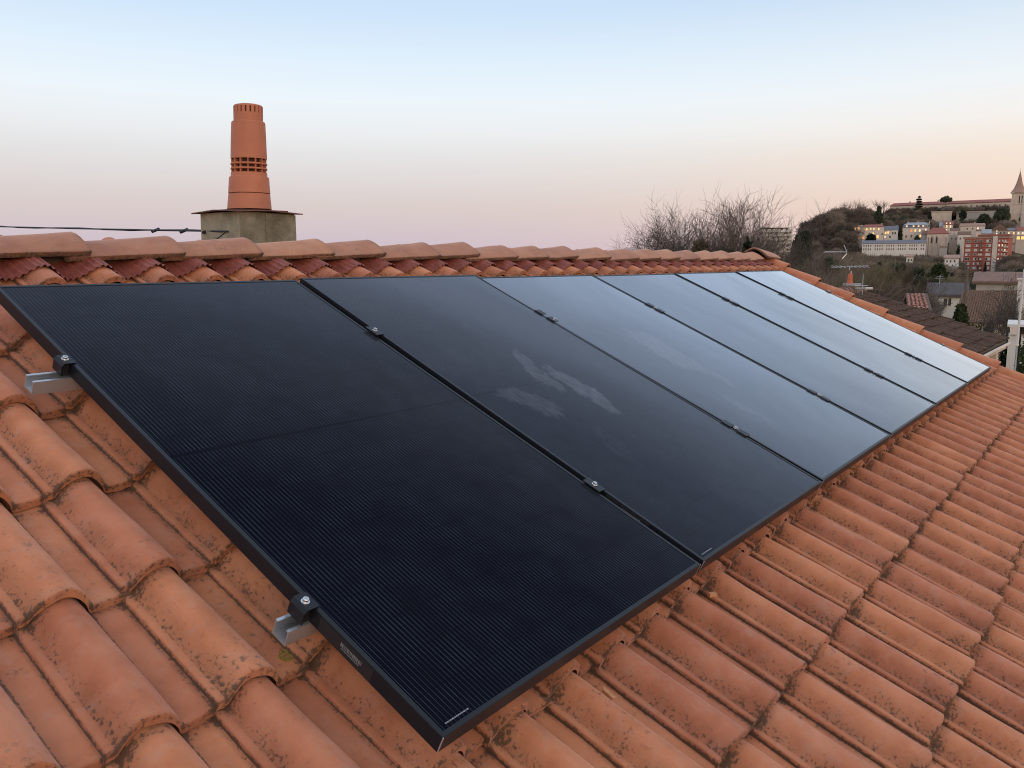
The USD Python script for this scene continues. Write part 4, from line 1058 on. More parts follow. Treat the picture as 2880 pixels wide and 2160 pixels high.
class Building(Thing):
    """A block whose front lies square to the view; columns and rows of the photograph give its width and heights at its own distance."""

    def __init__(self, name, label, px0, px1, base_py, d, depth, cat='house', yaw=0.0, group=None):
        zb_ = zof(base_py, d); self.px0, self.d = px0, d
        ax = lambda p: (p - 1440) / FPX * (CP - zb_ / d * SP)                  # across per metre ahead
        th_ = math.atan(ax((px0 + px1) / 2))
        a = cw + fh * d + rh * ax(px0) * d
        self.ax, self.z0, self.depth = ax, cw[2] + zb_, depth
        c, s = math.cos(math.radians(yaw) - th_), math.sin(math.radians(yaw) - th_)
        self.ux = rh * c + fh * s; self.uy = -rh * s + fh * c; self.cs = (c, s)
        self.o = np.array([a[0], a[1], 0.0])
        self.w = self.X(px1); self.k = self.w / (px1 - px0)
        gl = min(self.z0, cw[2] + float(hill(ax(px0) * d, d)), cw[2] + float(hill(ax(px1) * (d + self.w * s), d + self.w * s))) - 1.0
        self.foot = gl
        super().__init__(name, label, cat, (a[0], a[1], self.z0), group)

    def P(self, x, y, z):
        p = self.o + self.ux * x + self.uy * y
        return np.array([p[0], p[1], z])

    def X(self, px):
        """Along the front, metres from its left end to what stands in column px."""
        t = self.ax(px); c, s = self.cs
        return (t - self.ax(self.px0)) * self.d / (c - t * s)

    def Z(self, py):
        return cw[2] + zof(py, self.d)

    def wall(self, eave_py, mat, name='wall', x0=0, x1=None, y0=0, y1=None, base=None, parent=None):
        x1 = self.w if x1 is None else x1; y1 = self.depth if y1 is None else y1
        zb = self.foot if base is None else base; ze = self.Z(eave_py)
        return self.part(name, MB().box(self.P(x0, y0, zb), self.ux * (x1 - x0), self.uy * (y1 - y0), (0, 0, ze - zb)).mesh(), mat, parent=parent)

    def gable(self, eave_py, ridge_py, mat, over=.4, name='roof', hip=0.0, x0=0, x1=None, along=True, y0=0, y1=None, wallmat=None):
        """along: the ridge runs across the picture; otherwise it runs away from us and the gable faces us."""
        x1 = self.w if x1 is None else x1; y1 = self.depth if y1 is None else y1
        ze, zr = self.Z(eave_py) + .02, self.Z(ridge_py)
        th = .25; m = MB()
        if along:
            ym = (y0 + y1) / 2; hx = hip * (x1 - x0) / 2
            A = [self.P(x0 - over, y0 - over, ze), self.P(x1 + over, y0 - over, ze), self.P(x1 + over, y1 + over, ze), self.P(x0 - over, y1 + over, ze)]
            R_ = [self.P(x0 - over + hx, ym, zr), self.P(x1 + over - hx, ym, zr)]
        else:
            xm = (x0 + x1) / 2; hy = hip * (y1 - y0) / 2
            A = [self.P(x1 + over, y0 - over, ze), self.P(x1 + over, y1 + over, ze), self.P(x0 - over, y1 + over, ze), self.P(x0 - over, y0 - over, ze)]
            R_ = [self.P(xm, y0 - over + hy, zr), self.P(xm, y1 + over - hy, zr)]
        up = np.array([0, 0, th])
        v = [a for a in A] + R_ + [a + up for a in A] + [r + up for r in R_]
        f4 = [(6, 7, 11, 10), (8, 9, 10, 11), (0, 1, 7, 6), (1, 2, 8, 7), (2, 3, 9, 8), (3, 0, 6, 9), (1, 0, 4, 5), (3, 2, 5, 4)]
        f3 = [(7, 8, 11), (9, 6, 10), (0, 3, 4), (2, 1, 5)]
        m.add(v, f4); m.add(v, f3)
        rp = self.part(name, m.mesh(), mat)
        if wallmat is not None and hip == 0:
            g = MB()
            if along:
                for xx, fl in ((x0, 0), (x1, 1)):
                    g = MB(); t3 = [self.P(xx, y0, ze - .05), self.P(xx, (y0 + y1) / 2, zr - .12), self.P(xx, y1, ze - .05)]; g.poly(t3 if not fl else t3[::-1]); self.part('gable_wall', g.mesh(), wallmat)
            else:
                for yy, fl in ((y0, 0), (y1, 1)):
                    g = MB(); t3 = [self.P(x0, yy, ze - .05), self.P(x1, yy, ze - .05), self.P((x0 + x1) / 2, yy, zr - .12)]; g.poly(t3 if not fl else t3[::-1]); self.part('gable_wall', g.mesh(), wallmat)
        return rp

    def window(self, px, py, wpx, hpx, glassm, name='window', y=0.0, frame=True):
        x, z = self.X(px - wpx / 2), self.Z(py + hpx / 2); w_, h_ = wpx * self.k, hpx * self.k
        if frame:
            fr = MB(); t = min(.14, w_ * .14)
            for o_, dx, dz in (((x - t, z - t), w_ + 2 * t, t), ((x - t, z + h_), w_ + 2 * t, t), ((x - t, z), t, h_), ((x + w_, z), t, h_)):
                fr.box(self.P(o_[0], y - .10, o_[1]), self.ux * dx, self.uy * .14, (0, 0, dz))
            fp = self.part(name, fr.mesh(), M['sill'])
            self.part('pane', MB().box(self.P(x, y - .04, z), self.ux * w_, self.uy * .07, (0, 0, h_)).mesh(), glassm, parent=fp)
        else:
            self.part(name, MB().box(self.P(x, y - .06, z), self.ux * w_, self.uy * .10, (0, 0, h_)).mesh(), glassm)

    def rightwin(self, fy, py, wm, hpx, glassm, name='window'):
        z = self.Z(py + hpx / 2)
        self.part(name, MB().box(self.P(self.w - .04, fy, z), self.ux * .10, self.uy * wm, (0, 0, hpx * self.k)).mesh(), glassm)

    def chimney(self, px, base_py, top_py, wpx=3.0, y=None, mat=None, parent=None):
        y = self.depth * .5 if y is None else y; w_ = wpx * self.k
        self.part('chimney', MB().box(self.P(self.X(px) - w_ / 2, y, self.Z(base_py) - 1), self.ux * w_, self.uy * w_, (0, 0, self.Z(top_py) - self.Z(base_py) + 1)).mesh(), mat or M['stone'])


# --- the ridge-top barracks-like long building and the walls below it
b = Building('long_building', 'very long pale building with red tiled roof along the hilltop', 2502, 2846, 605, 742, 14, 'building', yaw=-9)
b.wall(582, M['stone2']); b.gable(581, 572.5, M['redroof'], hip=.04)
for k in range(21):
    b.window(2506 + k * 16, 590, 4.2, 8, M['window'], frame=False)
b.chimney(2552, 574, 568, 4); b.chimney(2632, 573, 567, 4)
b = Building('retaining_wall', 'high pale stone retaining wall on the hillside below the long building', 2617, 2676, 624, 668, 2.5, 'wall', yaw=0)
b.wall(598, M['stone2']); b.part('coping', MB().box(b.P(-.2, -.3, b.Z(598)), b.ux * (b.w + .4), b.uy * 3, (0, 0, .5)).mesh(), M['stone'])
b = Building('terrace_wall', 'long low grey stone terrace wall right of the high retaining wall', 2690, 2836, 612, 690, 2, 'wall', yaw=-4)
b.wall(599, M['grey_stone']); b.part('coping', MB().box(b.P(-.2, -.3, b.Z(599)), b.ux * (b.w + .4), b.uy * 2.5, (0, 0, .5)).mesh(), M['stone'])

# --- church tower with spire at the right edge
b = Building('church_tower', 'tall stone church bell tower with pointed spire at the right edge', 2833, 2880, 650, 640, 13, 'church tower')
kx = b.k
b.wall(545, M['stone2'], name='tower_shaft', x0=1.2, x1=b.w - 1.2, y0=1.2, y1=b.w - 1.2)
for xx in (0, b.w - 2.6):
    for st_, (e, g_) in enumerate(((600, 0), (560, .7))):
        b.part('buttress', MB().box(b.P(xx + (g_ if xx == 0 else 0), g_, b.foot), b.ux * (2.6 - g_), b.uy * 3.2, (0, 0, b.Z(e) - b.foot)).mesh(), M['stone'])
b.part('side_buttress', MB().box(b.P(-2.2, 4, b.foot), b.ux * 3.5, b.uy * 4, (0, 0, b.Z(597) - b.foot)).mesh(), M['grey_stone'])
b.part('cornice', MB().box(b.P(.7, .7, b.Z(545)), b.ux * (b.w - 1.4), b.uy * (b.w - 1.4), (0, 0, .8)).mesh(), M['stone'])
for px_ in (2860, 2868, 2878):
    b.window(px_, 562, 3.2, 24, M['darkdoor'], name='belfry_opening', y=1.2, frame=False)
b.window(2865, 618, 4, 12, M['darkdoor'], name='niche', y=1.2, frame=False)
b.part('string_course', MB().box(b.P(.9, .9, b.Z(577)), b.ux * (b.w - 1.8), b.uy * 1.0, (0, 0, .5)).mesh(), M['stone'])
sp = MB(); cx_, cy_ = b.w / 2, b.w / 2; zs = b.Z(543)
ringp = lambda r_, zz_: [b.P(cx_ + r_ * math.cos(a), cy_ + r_ * math.sin(a), zz_) for a in np.arange(8) * math.pi / 4 + math.pi / 8]
V2 = [ringp(b.w * .54, zs), ringp(b.w * .34, b.Z(531)), ringp(b.w * .21, b.Z(517)), ringp(.12, b.Z(482))]
sp.grid(np.array([list(r_) + [r_[0]] for r_ in V2]), flip=True)
b.part('spire', sp.mesh(), M['pinkroof'])
b.part('finial', MB().bar(b.P(cx_, cy_, b.Z(483)), b.P(cx_, cy_, b.Z(474)), .12, 5).mesh(), M['grey_stone'])

# --- the row of houses half way up
b = Building('grey_town_house', 'grey three storey house with orange sunset glow painted in its ground floor windows, left end of the row', 2397, 2425, 682, 566, 9)
b.wall(638, M['grey_stone']); b.gable(638, 635, M['pinkroof'], over=.2)
for px_, py_, w_, h_, g in ((2403, 644, 4, 6, 'glint_w'), (2413, 644, 5, 6, 'glint_o'), (2403, 657, 4, 6, 'shade'), (2414, 656, 4, 6, 'window'), (2410, 669, 10, 10, 'glint_o')):
    b.window(px_, py_, w_, h_, M[g])
b = Building('cream_town_house', 'wide cream house with hipped red roof and sunset glints painted in its windows, second in the row', 2425, 2485, 678, 568, 10)
b.wall(640, M['cream']); b.gable(640, 633, M['redroof'], hip=.25, over=.3)
for px_, py_, w_, h_, g in ((2436, 646, 5, 6, 'glint_y'), (2447, 645, 4, 6, 'glint_y'), (2456, 645, 4, 6, 'glint_y'), (2470, 646, 4, 6, 'glint_y'), (2428, 669, 5, 7, 'glint_o'), (2455, 658, 4, 6, 'glint_y'), (2468, 667, 6, 9, 'glint_y'), (2480, 660, 4, 6, 'window')):
    b.window(px_, py_, w_, h_, M[g])
b.chimney(2478, 637, 629)
b = Building('purple_roof_house', 'pale two storey house with steep dark purple roof right of the cream house', 2486, 2525, 676, 566, 9)
b.wall(649, M['white']); b.gable(649, 637, M['slate'], over=.2, wallmat=M['white'])
for px_, py_, w_, h_, g in ((2490, 656, 5, 6, 'glint_y'), (2497, 655, 5, 7, 'glint_y'), (2510, 657, 4, 7, 'window'), (2489, 667, 4, 6, 'glint_w'), (2503, 667, 5, 6, 'window'), (2517, 657, 4, 7, 'window')):
    b.window(px_, py_, w_, h_, M[g])
b.chimney(2522, 640, 634)
b = Building('mansard_house', 'big pale house with grey slate mansard roof and sunset glints painted in its dormers', 2537, 2613, 678, 560, 11)
b.wall(642, M['cream'])
mz0, mz1, mz2 = b.Z(642), b.Z(634.5), b.Z(627)
ms = MB(); A = lambda g_, zz_: [b.P(-.3 + g_, -.3 + g_, zz_), b.P(b.w + .3 - g_, -.3 + g_, zz_), b.P(b.w + .3 - g_, b.depth + .3 - g_, zz_), b.P(-.3 + g_, b.depth + .3 - g_, zz_)]
for lo_, hi_, mt, nm in (((0, mz0), (.7, mz1), 'slate', 'mansard'), ((.4, mz1 + .02), (3.2, mz2), 'zinc', 'roof')):
    q0, q1 = A(*lo_), A(*hi_); g_ = MB().grid(np.array([q0 + q0[:1], q1 + q1[:1]]), flip=True); g_.poly(q1); b.part(nm, g_.mesh(), M[mt])
for px_, g in ((2548, 'glint_w'), (2567, 'glint_w'), (2581, 'glint_y'), (2594, 'glint_w'), (2604, 'window')):
    b.part('dormer', MB().box(b.P(b.X(px_ - 3), -.15, b.Z(641)), b.ux * 6 * b.k, b.uy * 1.4, (0, 0, 6.5 * b.k)).mesh(), M['sill'])
    b.part('dormer_pane', MB().box(b.P(b.X(px_ - 1.8), -.22, b.Z(640)), b.ux * 3.6 * b.k, b.uy * .1, (0, 0, 4.6 * b.k)).mesh(), M[g])
for px_, py_, g in ((2548, 650, 'shade'), (2562, 650, 'glint_o'), (2573, 650, 'glint_y'), (2585, 650, 'glint_w'), (2602, 649, 'glint_w'), (2548, 666, 'window'), (2563, 665, 'window'), (2588, 665, 'glint_y'), (2602, 664, 'window')):
    b.window(px_, py_, 4.5, 8, M[g])
for px_ in (2551, 2579, 2611):
    b.chimney(px_, 630, 623, 2.6)
b = Building('church_choir', 'stone chapel end with red hipped roof and tall narrow windows', 2604, 2664, 713, 546, 14, 'chapel')
b.wall(660, M['stone2']); b.gable(659.5, 642, M['redroof'], hip=.50, over=.4)
for px_ in (2618, 2632):
    b.window(px_, 676, 4.2, 18, M['darkdoor'], name='lancet_window', frame=False)
    b.part('lancet_head', MB().lathe([(2.1 * b.k, 0), (0, 2.6 * b.k)], b.P(b.X(px_), 0.1, b.Z(667)), 8).mesh(), M['darkdoor'])
for px_ in (2606, 2612, 2625, 2638.5, 2662):
    b.part('buttress', MB().box(b.P(b.X(px_ - 1.6), -.9, b.foot), b.ux * 3.2 * b.k, b.uy * 1.0, (0, 0, b.Z(668) - b.foot)).mesh(), M['stone'])
b.part('porch', MB().box(b.P(b.X(2641), -1.6, b.foot), b.ux * 22 * b.k, b.uy * 1.7, (0, 0, b.Z(697) - b.foot)).mesh(), M['stone'])
b.part('porch_roof', MB().box(b.P(b.X(2640.5), -1.9, b.Z(697)), b.ux * 23 * b.k, b.uy * 2.0, (0, 0, .6)).mesh(), M['pinkroof'])
b = Building('chapel_wing', 'lower grey wing with purple red roof left of the chapel', 2592, 2606, 690, 549, 8, 'chapel wing')
b.wall(661, M['grey_stone']); b.gable(661, 650, M['brownroof'], over=.3)
b = Building('colonnade_building', 'long low pale building with dark roof and rows of narrow windows below the houses', 2424, 2603, 711, 535, 8, 'building', yaw=1)
b.wall(687, M['white']); b.gable(687, 678, M['slate'], over=.3)
for k in range(27):
    for py_, h_ in ((692.5, 5.5), (702, 6)):
        b.window(2429 + k * 6.45, py_, 2.8, h_, M['window'] if (k * 7 + int(py_)) % 5 else M['shade'], frame=False)
b = Building('dormer_house', 'narrow pink stone house with two bright dormers above the chapel', 2652, 2680, 652, 585, 9)
b.wall(634, M['stone']); b.gable(634, 624, M['redroof'], over=.2)
for px_ in (2661, 2671.5):
    b.part('dormer', MB().box(b.P(b.X(px_ - 2.3), 0.4, b.Z(631.5)), b.ux * 4.6 * b.k, b.uy * 1.6, (0, 0, 5 * b.k)).mesh(), M['sill'])
    b.part('dormer_pane', MB().box(b.P(b.X(px_ - 1.6), .32, b.Z(630.8)), b.ux * 3.2 * b.k, b.uy * .1, (0, 0, 3.8 * b.k)).mesh(), M['glint_w'])
    b.window(px_ + 1, 638, 4, 8, M['glint_w'] if px_ > 2665 else M['glint_y']); b.window(px_ + 1, 648, 4, 6, M['glint_w'])
b = Building('grey_gable_wing', 'grey side wing with slanting roof left of the two dormer house', 2641, 2653, 652, 588, 9, 'house')
b.wall(638, M['grey_stone']); b.gable(638, 627, M['zinc'], over=.1)
b = Building('pink_house', 'plain pinkish house with dark red roof right of the chapel', 2669, 2697, 690, 556, 9)
b.wall(650, M['stone']); b.gable(650, 643, M['brownroof'], over=.2, wallmat=M['stone'])
for px_, py_ in ((2676, 658), (2688, 658), (2676, 672), (2688, 672)):
    b.window(px_, py_, 4, 7, M['shade'] if py_ < 665 else M['window'])
b = Building('long_roof_house', 'wide cream house with long faded tile roof, one window glinting', 2698, 2770, 655, 590, 10)
b.wall(638, M['cream']); b.gable(638, 630, M['pinkroof'], hip=.1, over=.4)
b.window(2750, 644, 5, 6, M['glint_w']); b.window(2720, 645, 4, 5, M['window']); b.window(2735, 645, 4, 5, M['window']); b.chimney(2740, 632, 626); b.chimney(2706, 635, 629)
b = Building('white_gable_house', 'small white house with brown roof left of the red apartment block', 2692, 2728, 695, 545, 8)
b.wall(662, M['white']); b.gable(662, 653, M['brownroof'], over=.2, wallmat=M['white'])
b.window(2700, 672, 4, 6, M['window']); b.window(2715, 671, 4, 6, M['window'])
b = Building('pink_turret_house', 'small pink house front above the roof of the red apartment block', 2744, 2757, 676, 552, 7)
b.wall(651, M['cream']); b.gable(651, 647, M['brownroof'], over=.3)
b = Building('zinc_roof_house', 'low house with pale grey zinc roof behind the red apartment block', 2757, 2787, 676, 556, 8)
b.wall(659, M['grey_stone']); b.gable(659, 647, M['zinc'], over=.2)
b = Building('grey_gable_house', 'grey house with broad gable facing us and a painted sunset glint in a tall window', 2786, 2830, 690, 560, 12)
b.wall(650, M['grey_stone']); b.gable(650, 634, M['pinkroof'], along=False, over=.5, wallmat=M['grey_stone'])
for py_ in (650, 659):
    b.window(2801, py_, 3.4, 7, M['glint_w'])
b.window(2822, 656, 6, 8, M['window']); b.window(2812, 657, 5, 8, M['window'])
b = Building('flat_front_house', 'flat fronted cream house with warm sunset glints painted in its windows right of the grey gable', 2829, 2856, 690, 560, 9)
b.wall(650, M['cream']); b.gable(650, 643, M['slate'], over=.2)
for px_, py_, g in ((2835, 657, 'glint_w'), (2842, 657, 'shade'), (2849, 657, 'glint_y'), (2836, 670, 'glint_w'), (2848, 670, 'shade')):
    b.window(px_, py_, 4, 7, M[g])
b.part('balcony', MB().box(b.P(b.X(2828), -1.2, b.Z(685)), b.ux * 26 * b.k, b.uy * 1.2, (0, 0, 2.0)).mesh(), M['stone2'])
b = Building('yellow_lit_house', 'house at the right edge with red roof and a bright yellow sunset glow painted in its veranda', 2856, 2900, 690, 556, 9)
b.wall(650, M['stone']); b.gable(650, 640, M['redroof'], over=.2)
for px_ in (2862, 2874, 2888):
    b.window(px_, 657, 5, 7, M['glint_w'])
for px_ in (2863, 2875, 2887):
    b.window(px_, 670, 9, 10, M['glint_y'], name='veranda_window')
b.part('awning', MB().box(b.P(b.X(2857), -1.6, b.Z(664.2)), b.ux * 40 * b.k, b.uy * 1.6, (0, 0, .3)).mesh(), M['cream'])

# --- the red apartment block
b = Building('red_apartment_block', 'eight storey red brick apartment block with a pale vertical stair strip', 2703, 2829, 768, 520, 13, 'apartment block', yaw=-11)
b.wall(673, M['brick'])
b.part('parapet', MB().box(b.P(-.3, -.3, b.Z(673)), b.ux * (b.w + .6), b.uy * (b.depth + .6), (0, 0, 5.5 * b.k)).mesh(), M['pinkroof'])
b.part('roof_storey', MB().box(b.P(b.X(2742), .4, b.Z(667.4)), b.ux * 88 * b.k, b.uy * 9, (0, 0, 6 * b.k)).mesh(), M['redroof'])
b.part('stair_strip', MB().box(b.P(b.X(2786), -.5, b.foot), b.ux * 13 * b.k, b.uy * 1.2, (0, 0, b.Z(667) - b.foot)).mesh(), M['cream'])
b.part('end_pier', MB().box(b.P(-.35, -.2, b.foot), b.ux * 1.0, b.uy * (b.depth + .2), (0, 0, b.Z(673) - b.foot)).mesh(), M['cream'])
rw = random.Random(5)
for fl in range(8):
    py_ = 680 + fl * 12.4
    b.part('floor_band', MB().box(b.P(.4, -.08, b.Z(py_ + 6.6)), b.ux * (b.X(2786) - .4), b.uy * .2, (0, 0, 1.3 * b.k)).mesh(), M['brickdark'])
    for px_, w_ in ((2717.5, 14), (2739, 9), (2752, 10.5), (2774.5, 14)):
        g = rw.choice(['window', 'shade', 'shade', 'window'])
        b.window(px_ - w_ * .24, py_, w_ * .42, 7.2, M['shade' if rw.random() < .55 else 'window']); b.window(px_ + w_ * .24, py_, w_ * .42, 7.2, M['shade' if rw.random() < .65 else 'window'])
    b.part('balcony', MB().box(b.P(b.X(2747), -1.1, b.Z(py_ + 7.2)), b.ux * 11 * b.k, b.uy * 1.1, (0, 0, .9)).mesh(), M['brickdark'])
    for px_ in (2804, 2813, 2821):
        b.window(px_, py_, 3.2, 5.5, M['glint_w'] if (fl + px_) % 3 == 0 else M['shade'])
    b.part('balcony', MB().box(b.P(b.X(2817), -1.0, b.Z(py_ + 6.5)), b.ux * 12 * b.k, b.uy * 1.0, (0, 0, .9)).mesh(), M['stone2'])

# --- the white apartment block behind the bare trees
b = Building('white_apartment_block', 'white apartment block with long balconies behind the bare trees', 2112, 2222, 800, 480, 14, 'apartment block', yaw=4)
b.wall(646, M['white'], x0=b.X(2132)); b.wall(671, M['white'], name='lower_wing', x1=b.X(2131.8))
b.part('roof_slab', MB().box(b.P(b.X(2130), -1.6, b.Z(642.5)), b.ux * 88 * b.k, b.uy * 16, (0, 0, 1.2 * b.k)).mesh(), M['white'])
for fl in range(8):
    py_ = 651 + fl * 11.3
    x0_ = 2120 if fl < 2 else 2111
    b.part('balcony', MB().box(b.P(b.X(x0_), -1.7, b.Z(py_ + 3.5)), b.ux * (2220 - x0_) * b.k, b.uy * 1.7, (0, 0, 5.2 * b.k)).mesh(), M['white'])
    for px_ in np.arange(x0_ + 16, 2216, 14):
        b.window(px_, py_ - 4, 6, 5.5, M['window'] if (int(px_) + fl) % 3 else M['shade'], frame=False)

# --- the valley floor: villas and roofs
b = Building('white_villa', 'white villa half hidden among trees below the chapel', 2655, 2695, 762, 330, 10, 'villa')
b.wall(728, M['white']); b.gable(728, 719, M['pinkroof'], over=.4)
for px_, py_ in ((2662, 736), (2672, 736), (2683, 735), (2664, 748), (2678, 748)):
    b.window(px_, py_, 4, 7, M['window'])
b.part('terrace', MB().box(b.P(b.X(2652), -3, b.Z(757)), b.ux * 44 * b.k, b.uy * 3, (0, 0, 1.0)).mesh(), M['zinc'])
b = Building('garden_house', 'small pale house front below the chapel wall, left of the white villa', 2548, 2568, 748, 340, 8)
b.wall(724, M['white']); b.gable(724, 717, M['pinkroof'], over=.3); b.window(2555, 732, 4, 6, M['window']); b.window(2563, 732, 4, 6, M['window'])
b = Building('mauve_roof_house', 'long low house with mauve tile roof below the red apartment block', 2745, 2890, 815, 90, 8)
b.wall(799, M['grey_stone']); b.gable(799, 773, M['brownroof'], over=.4, wallmat=M['stone'])
b.window(2838, 803, 12, 5, M['window']); b.chimney(2785, 774, 766, 7, mat=M['white'])
b = Building('slate_roof_house', 'white walled house with dark grey roof, dark doors and a television aerial', 2612, 2712, 866, 82, 7)
b.wall(836, M['white']); b.gable(836, 805, M['darkslate'], over=.35, wallmat=M['white'])
b.window(2658, 850, 9, 26, M['darkdoor'], name='door'); b.window(2670, 848, 8, 24, M['darkdoor'], name='door')
b.part('lean_to_wall', MB().box(b.P(b.X(2612), -1.2, b.foot), b.ux * 40 * b.k, b.uy * 1.2, (0, 0, b.Z(842) - b.foot)).mesh(), M['white'])
ae = b.P(b.X(2638), -1, b.Z(806))
b.part('aerial', MB().bar(ae, ae + [0, 0, 1.1], .03, 5).bar(ae + [0, 0, .75] - b.ux * .45, ae + [0, 0, .75] + b.ux * .45, .02, 5).bar(ae + [0, 0, .95] - b.ux * .3, ae + [0, 0, .95] + b.ux * .3, .02, 5).mesh(), M['zinc'])

M['oldroof'] = terracotta('old_clay', (.062, .034, .022), (.095, .048, .030), (.150, .074, .046), speck=1.5, rough=.95, sheen=0.0, pale=(.17, .11, .085))
M['oldroof2'] = terracotta('weathered_clay', (.150, .080, .052), (.215, .115, .072), (.270, .150, .098), speck=1.2, rough=.95, sheen=0.0, pale=(.30, .20, .15))
M['oldroof3'] = terracotta('orange_clay', (.270, .095, .058), (.340, .125, .075), (.390, .160, .095), speck=.9, rough=.95)


def tiled_slope(t, mat, o, ux, vt, wid, run, pitch=.21, gauge=.34, r=.085, single_max=0, seed=1, jitter=.012, stuffname='roof_tiles', focus=None):
    """Half-round clay tiles on the plane with corner o (eave end), ux along the eave, vt up the slope; the nearest ones are parts of their own."""
    ux, vt = np.asarray(ux, float), np.asarray(vt, float); nn = np.cross(ux, vt); nn /= np.linalg.norm(nn)
    if nn[2] < 0:
        nn = -nn
    rg = np.random.default_rng(seed)
    nc, nr_ = int(wid / pitch), int(run / gauge)
    th = np.linspace(0.10, math.pi - .10, 6)
    cells = [(a, b_) for a in range(nc) for b_ in range(nr_)]
    pos = {c: o + ux * (c[0] + .5) * pitch + vt * c[1] * gauge for c in cells}
    order = sorted(cells, key=lambda c: np.linalg.norm(pos[c] - (cw if focus is None else focus)))
    solo = set(order[:single_max])
    sv, sf, n_ = [], [], 0
    for c in cells:
        p = pos[c] + rg.normal(0, jitter, 3) * [1, 1, .6]; sk_ = rg.normal(0, .03)
        V2 = []
        for q, rr, lift in ((0, r, .022), (1, r * .86, .0)):
            V2.append([p + ux * (rr * math.cos(a) + sk_ * q * gauge) + vt * q * gauge * 1.12 + nn * (rr * .75 * math.sin(a) + lift) for a in th])
        V2 = np.array(V2); n6 = len(th)
        v = np.vstack([V2.reshape(-1, 3), V2[0] - nn * .016])
        f = [[k, k + 1, n6 + k + 1, n6 + k] for k in range(n6 - 1)] + [[2 * n6 + k, 2 * n6 + k + 1, k + 1, k] for k in range(n6 - 1)]
        f = np.array(f)
        if np.dot(np.cross(ux, vt), nn) > 0:
            f = f[:, ::-1]
        f = np.vstack([f[:, [0, 1, 2]], f[:, [0, 2, 3]]])
        if c in solo:
            pth = numbered(t.path, 'roof_tile'); put(pth, v - t.base, f, None, mat, {'dirt_shade': np.full(len(v), .35)})
        else:
            sv.append(v); sf.append(f + n_); n_ += len(v)
    if sv:
        pth = numbered(t.path, stuffname); v = np.vstack(sv); put(pth, v - t.base, np.vstack(sf), None, mat, {'dirt_shade': np.full(len(v), .35)}); tag(stage.GetPrimAtPath(pth), None, None, None, 'stuff')


def slab(t, name, o, e1, e2, th, mat):
    nn = np.cross(e1, e2); nn = nn / np.linalg.norm(nn); nn = nn if nn[2] > 0 else -nn
    t.part(name, MB().box(np.asarray(o) - nn * th, e1, e2, nn * (th - .012)).mesh(), mat)


# neighbour's mossy roof right behind our verge
cor = H(2832, 22.0, zof(958, 22.0)); eu = rh * -.62 + fh * -.79; eu /= np.linalg.norm(eu); iu = rh * -.79 + fh * .62; iu /= np.linalg.norm(iu)
nbh = Thing('mossy_roof_house', 'neighbouring house with dark brown mossy tile roof just beyond our roof edge', 'house', cor - [0, 0, 4])
run_h, rise, len_e = 3.75, 1.22, 11.0
vtv = iu * run_h + np.array([0, 0, rise]); sl = np.linalg.norm(vtv); vtv /= sl
tiled_slope(nbh, M['oldroof'], cor, eu, vtv, len_e, sl, single_max=295, seed=3, jitter=.016, focus=cor + iu * 1.5)
slab(nbh, 'roof_deck', cor, eu * len_e, vtv * sl, .10, M['deck'])
rdg = cor + vtv * sl; vb2 = iu * run_h - np.array([0, 0, rise]); slab(nbh, 'roof_deck', rdg, eu * len_e, vb2, .10, M['brownroof'])
rt = MB()
for k in range(27):
    p = rdg + eu * (k * .41); rt.tube([p + [0, 0, .02], p + eu * .43 + [0, 0, .05]], [.12, .135], 10)
nbh.part('ridge_tiles', rt.mesh(), M['oldroof2'] if False else M['brownroof'])
nbh.part('gutter', MB().tube([cor + [0, 0, -.08] - iu * .07, cor + eu * len_e + [0, 0, -.08] - iu * .07], .040, 8).mesh(), M['cream'])
nbh.part('fascia', MB().box(cor + [0, 0, -.22], eu * len_e, iu * .03, (0, 0, .12)).mesh(), M['cream'])
wall_o = cor + eu * .45 + iu * .5
gz = GROUND - .6
wm = MB().box((wall_o[0], wall_o[1], gz), eu * (len_e - .9), iu * .2, (0, 0, cor[2] - .05 - gz))
gp = [np.array([*(wall_o + iu * q)[:2], 0]) for q in (0, run_h - .5, 2 * run_h - 1.0)]; tops = [cor[2] - .02, rdg[2] - .16, cor[2] - .02]
pts = [np.array([gp[0][0], gp[0][1], gz]), np.array([gp[2][0], gp[2][1], gz])] + [np.array([gp[k][0], gp[k][1], tops[k]]) for k in (2, 1, 0)]
wm.poly(pts); wm.poly(pts[::-1])
nbh.part('wall', wm.mesh(), M['white'])
for k in (1.9, 2.4):
    nbh.part('porch_post', MB().box(np.array([*(cor + eu * k * .3 + iu * .1)[:2], gz]), eu * .12, iu * .12, (0, 0, cor[2] - .2 - gz)).mesh(), M['cream'])
# its chimney with an orange pot, and the aerials on it
cc = H(2395, 23.5, zof(842, 23.5))
ks = 23.5 / FPX
cq = math.atan((2395 - 1440) / FPX * CP); cl_, cd_ = rh * math.cos(cq) - fh * math.sin(cq), rh * math.sin(cq) + fh * math.cos(cq)
stk = nbh.part('chimney', MB().box(cc - cl_ * 20 * ks + [0, 0, -1.0], cl_ * 40 * ks, cd_ * .5, (0, 0, 1.0 + 38 * ks)).mesh(), bmat('mossy_concrete', (.25, .25, .17), .25, 3))
nbh.part('chimney_slab', MB().box(cc - cl_ * 23 * ks + [0, 0, 37 * ks] - cd_ * .04, cl_ * 46 * ks, cd_ * .58, (0, 0, .05)).mesh(), M['zinc'], parent=stk)
pm = MB().lathe([(8 * ks, 0), (7.4 * ks, 11 * ks), (6.4 * ks, 12 * ks), (6.2 * ks, 16 * ks), (7 * ks, 16.5 * ks), (5.6 * ks, 30 * ks), (4.2 * ks, 33 * ks), (0, 33.5 * ks)], cc + fh * .25 + rh * 3 * ks + [0, 0, 38 * ks], 16)
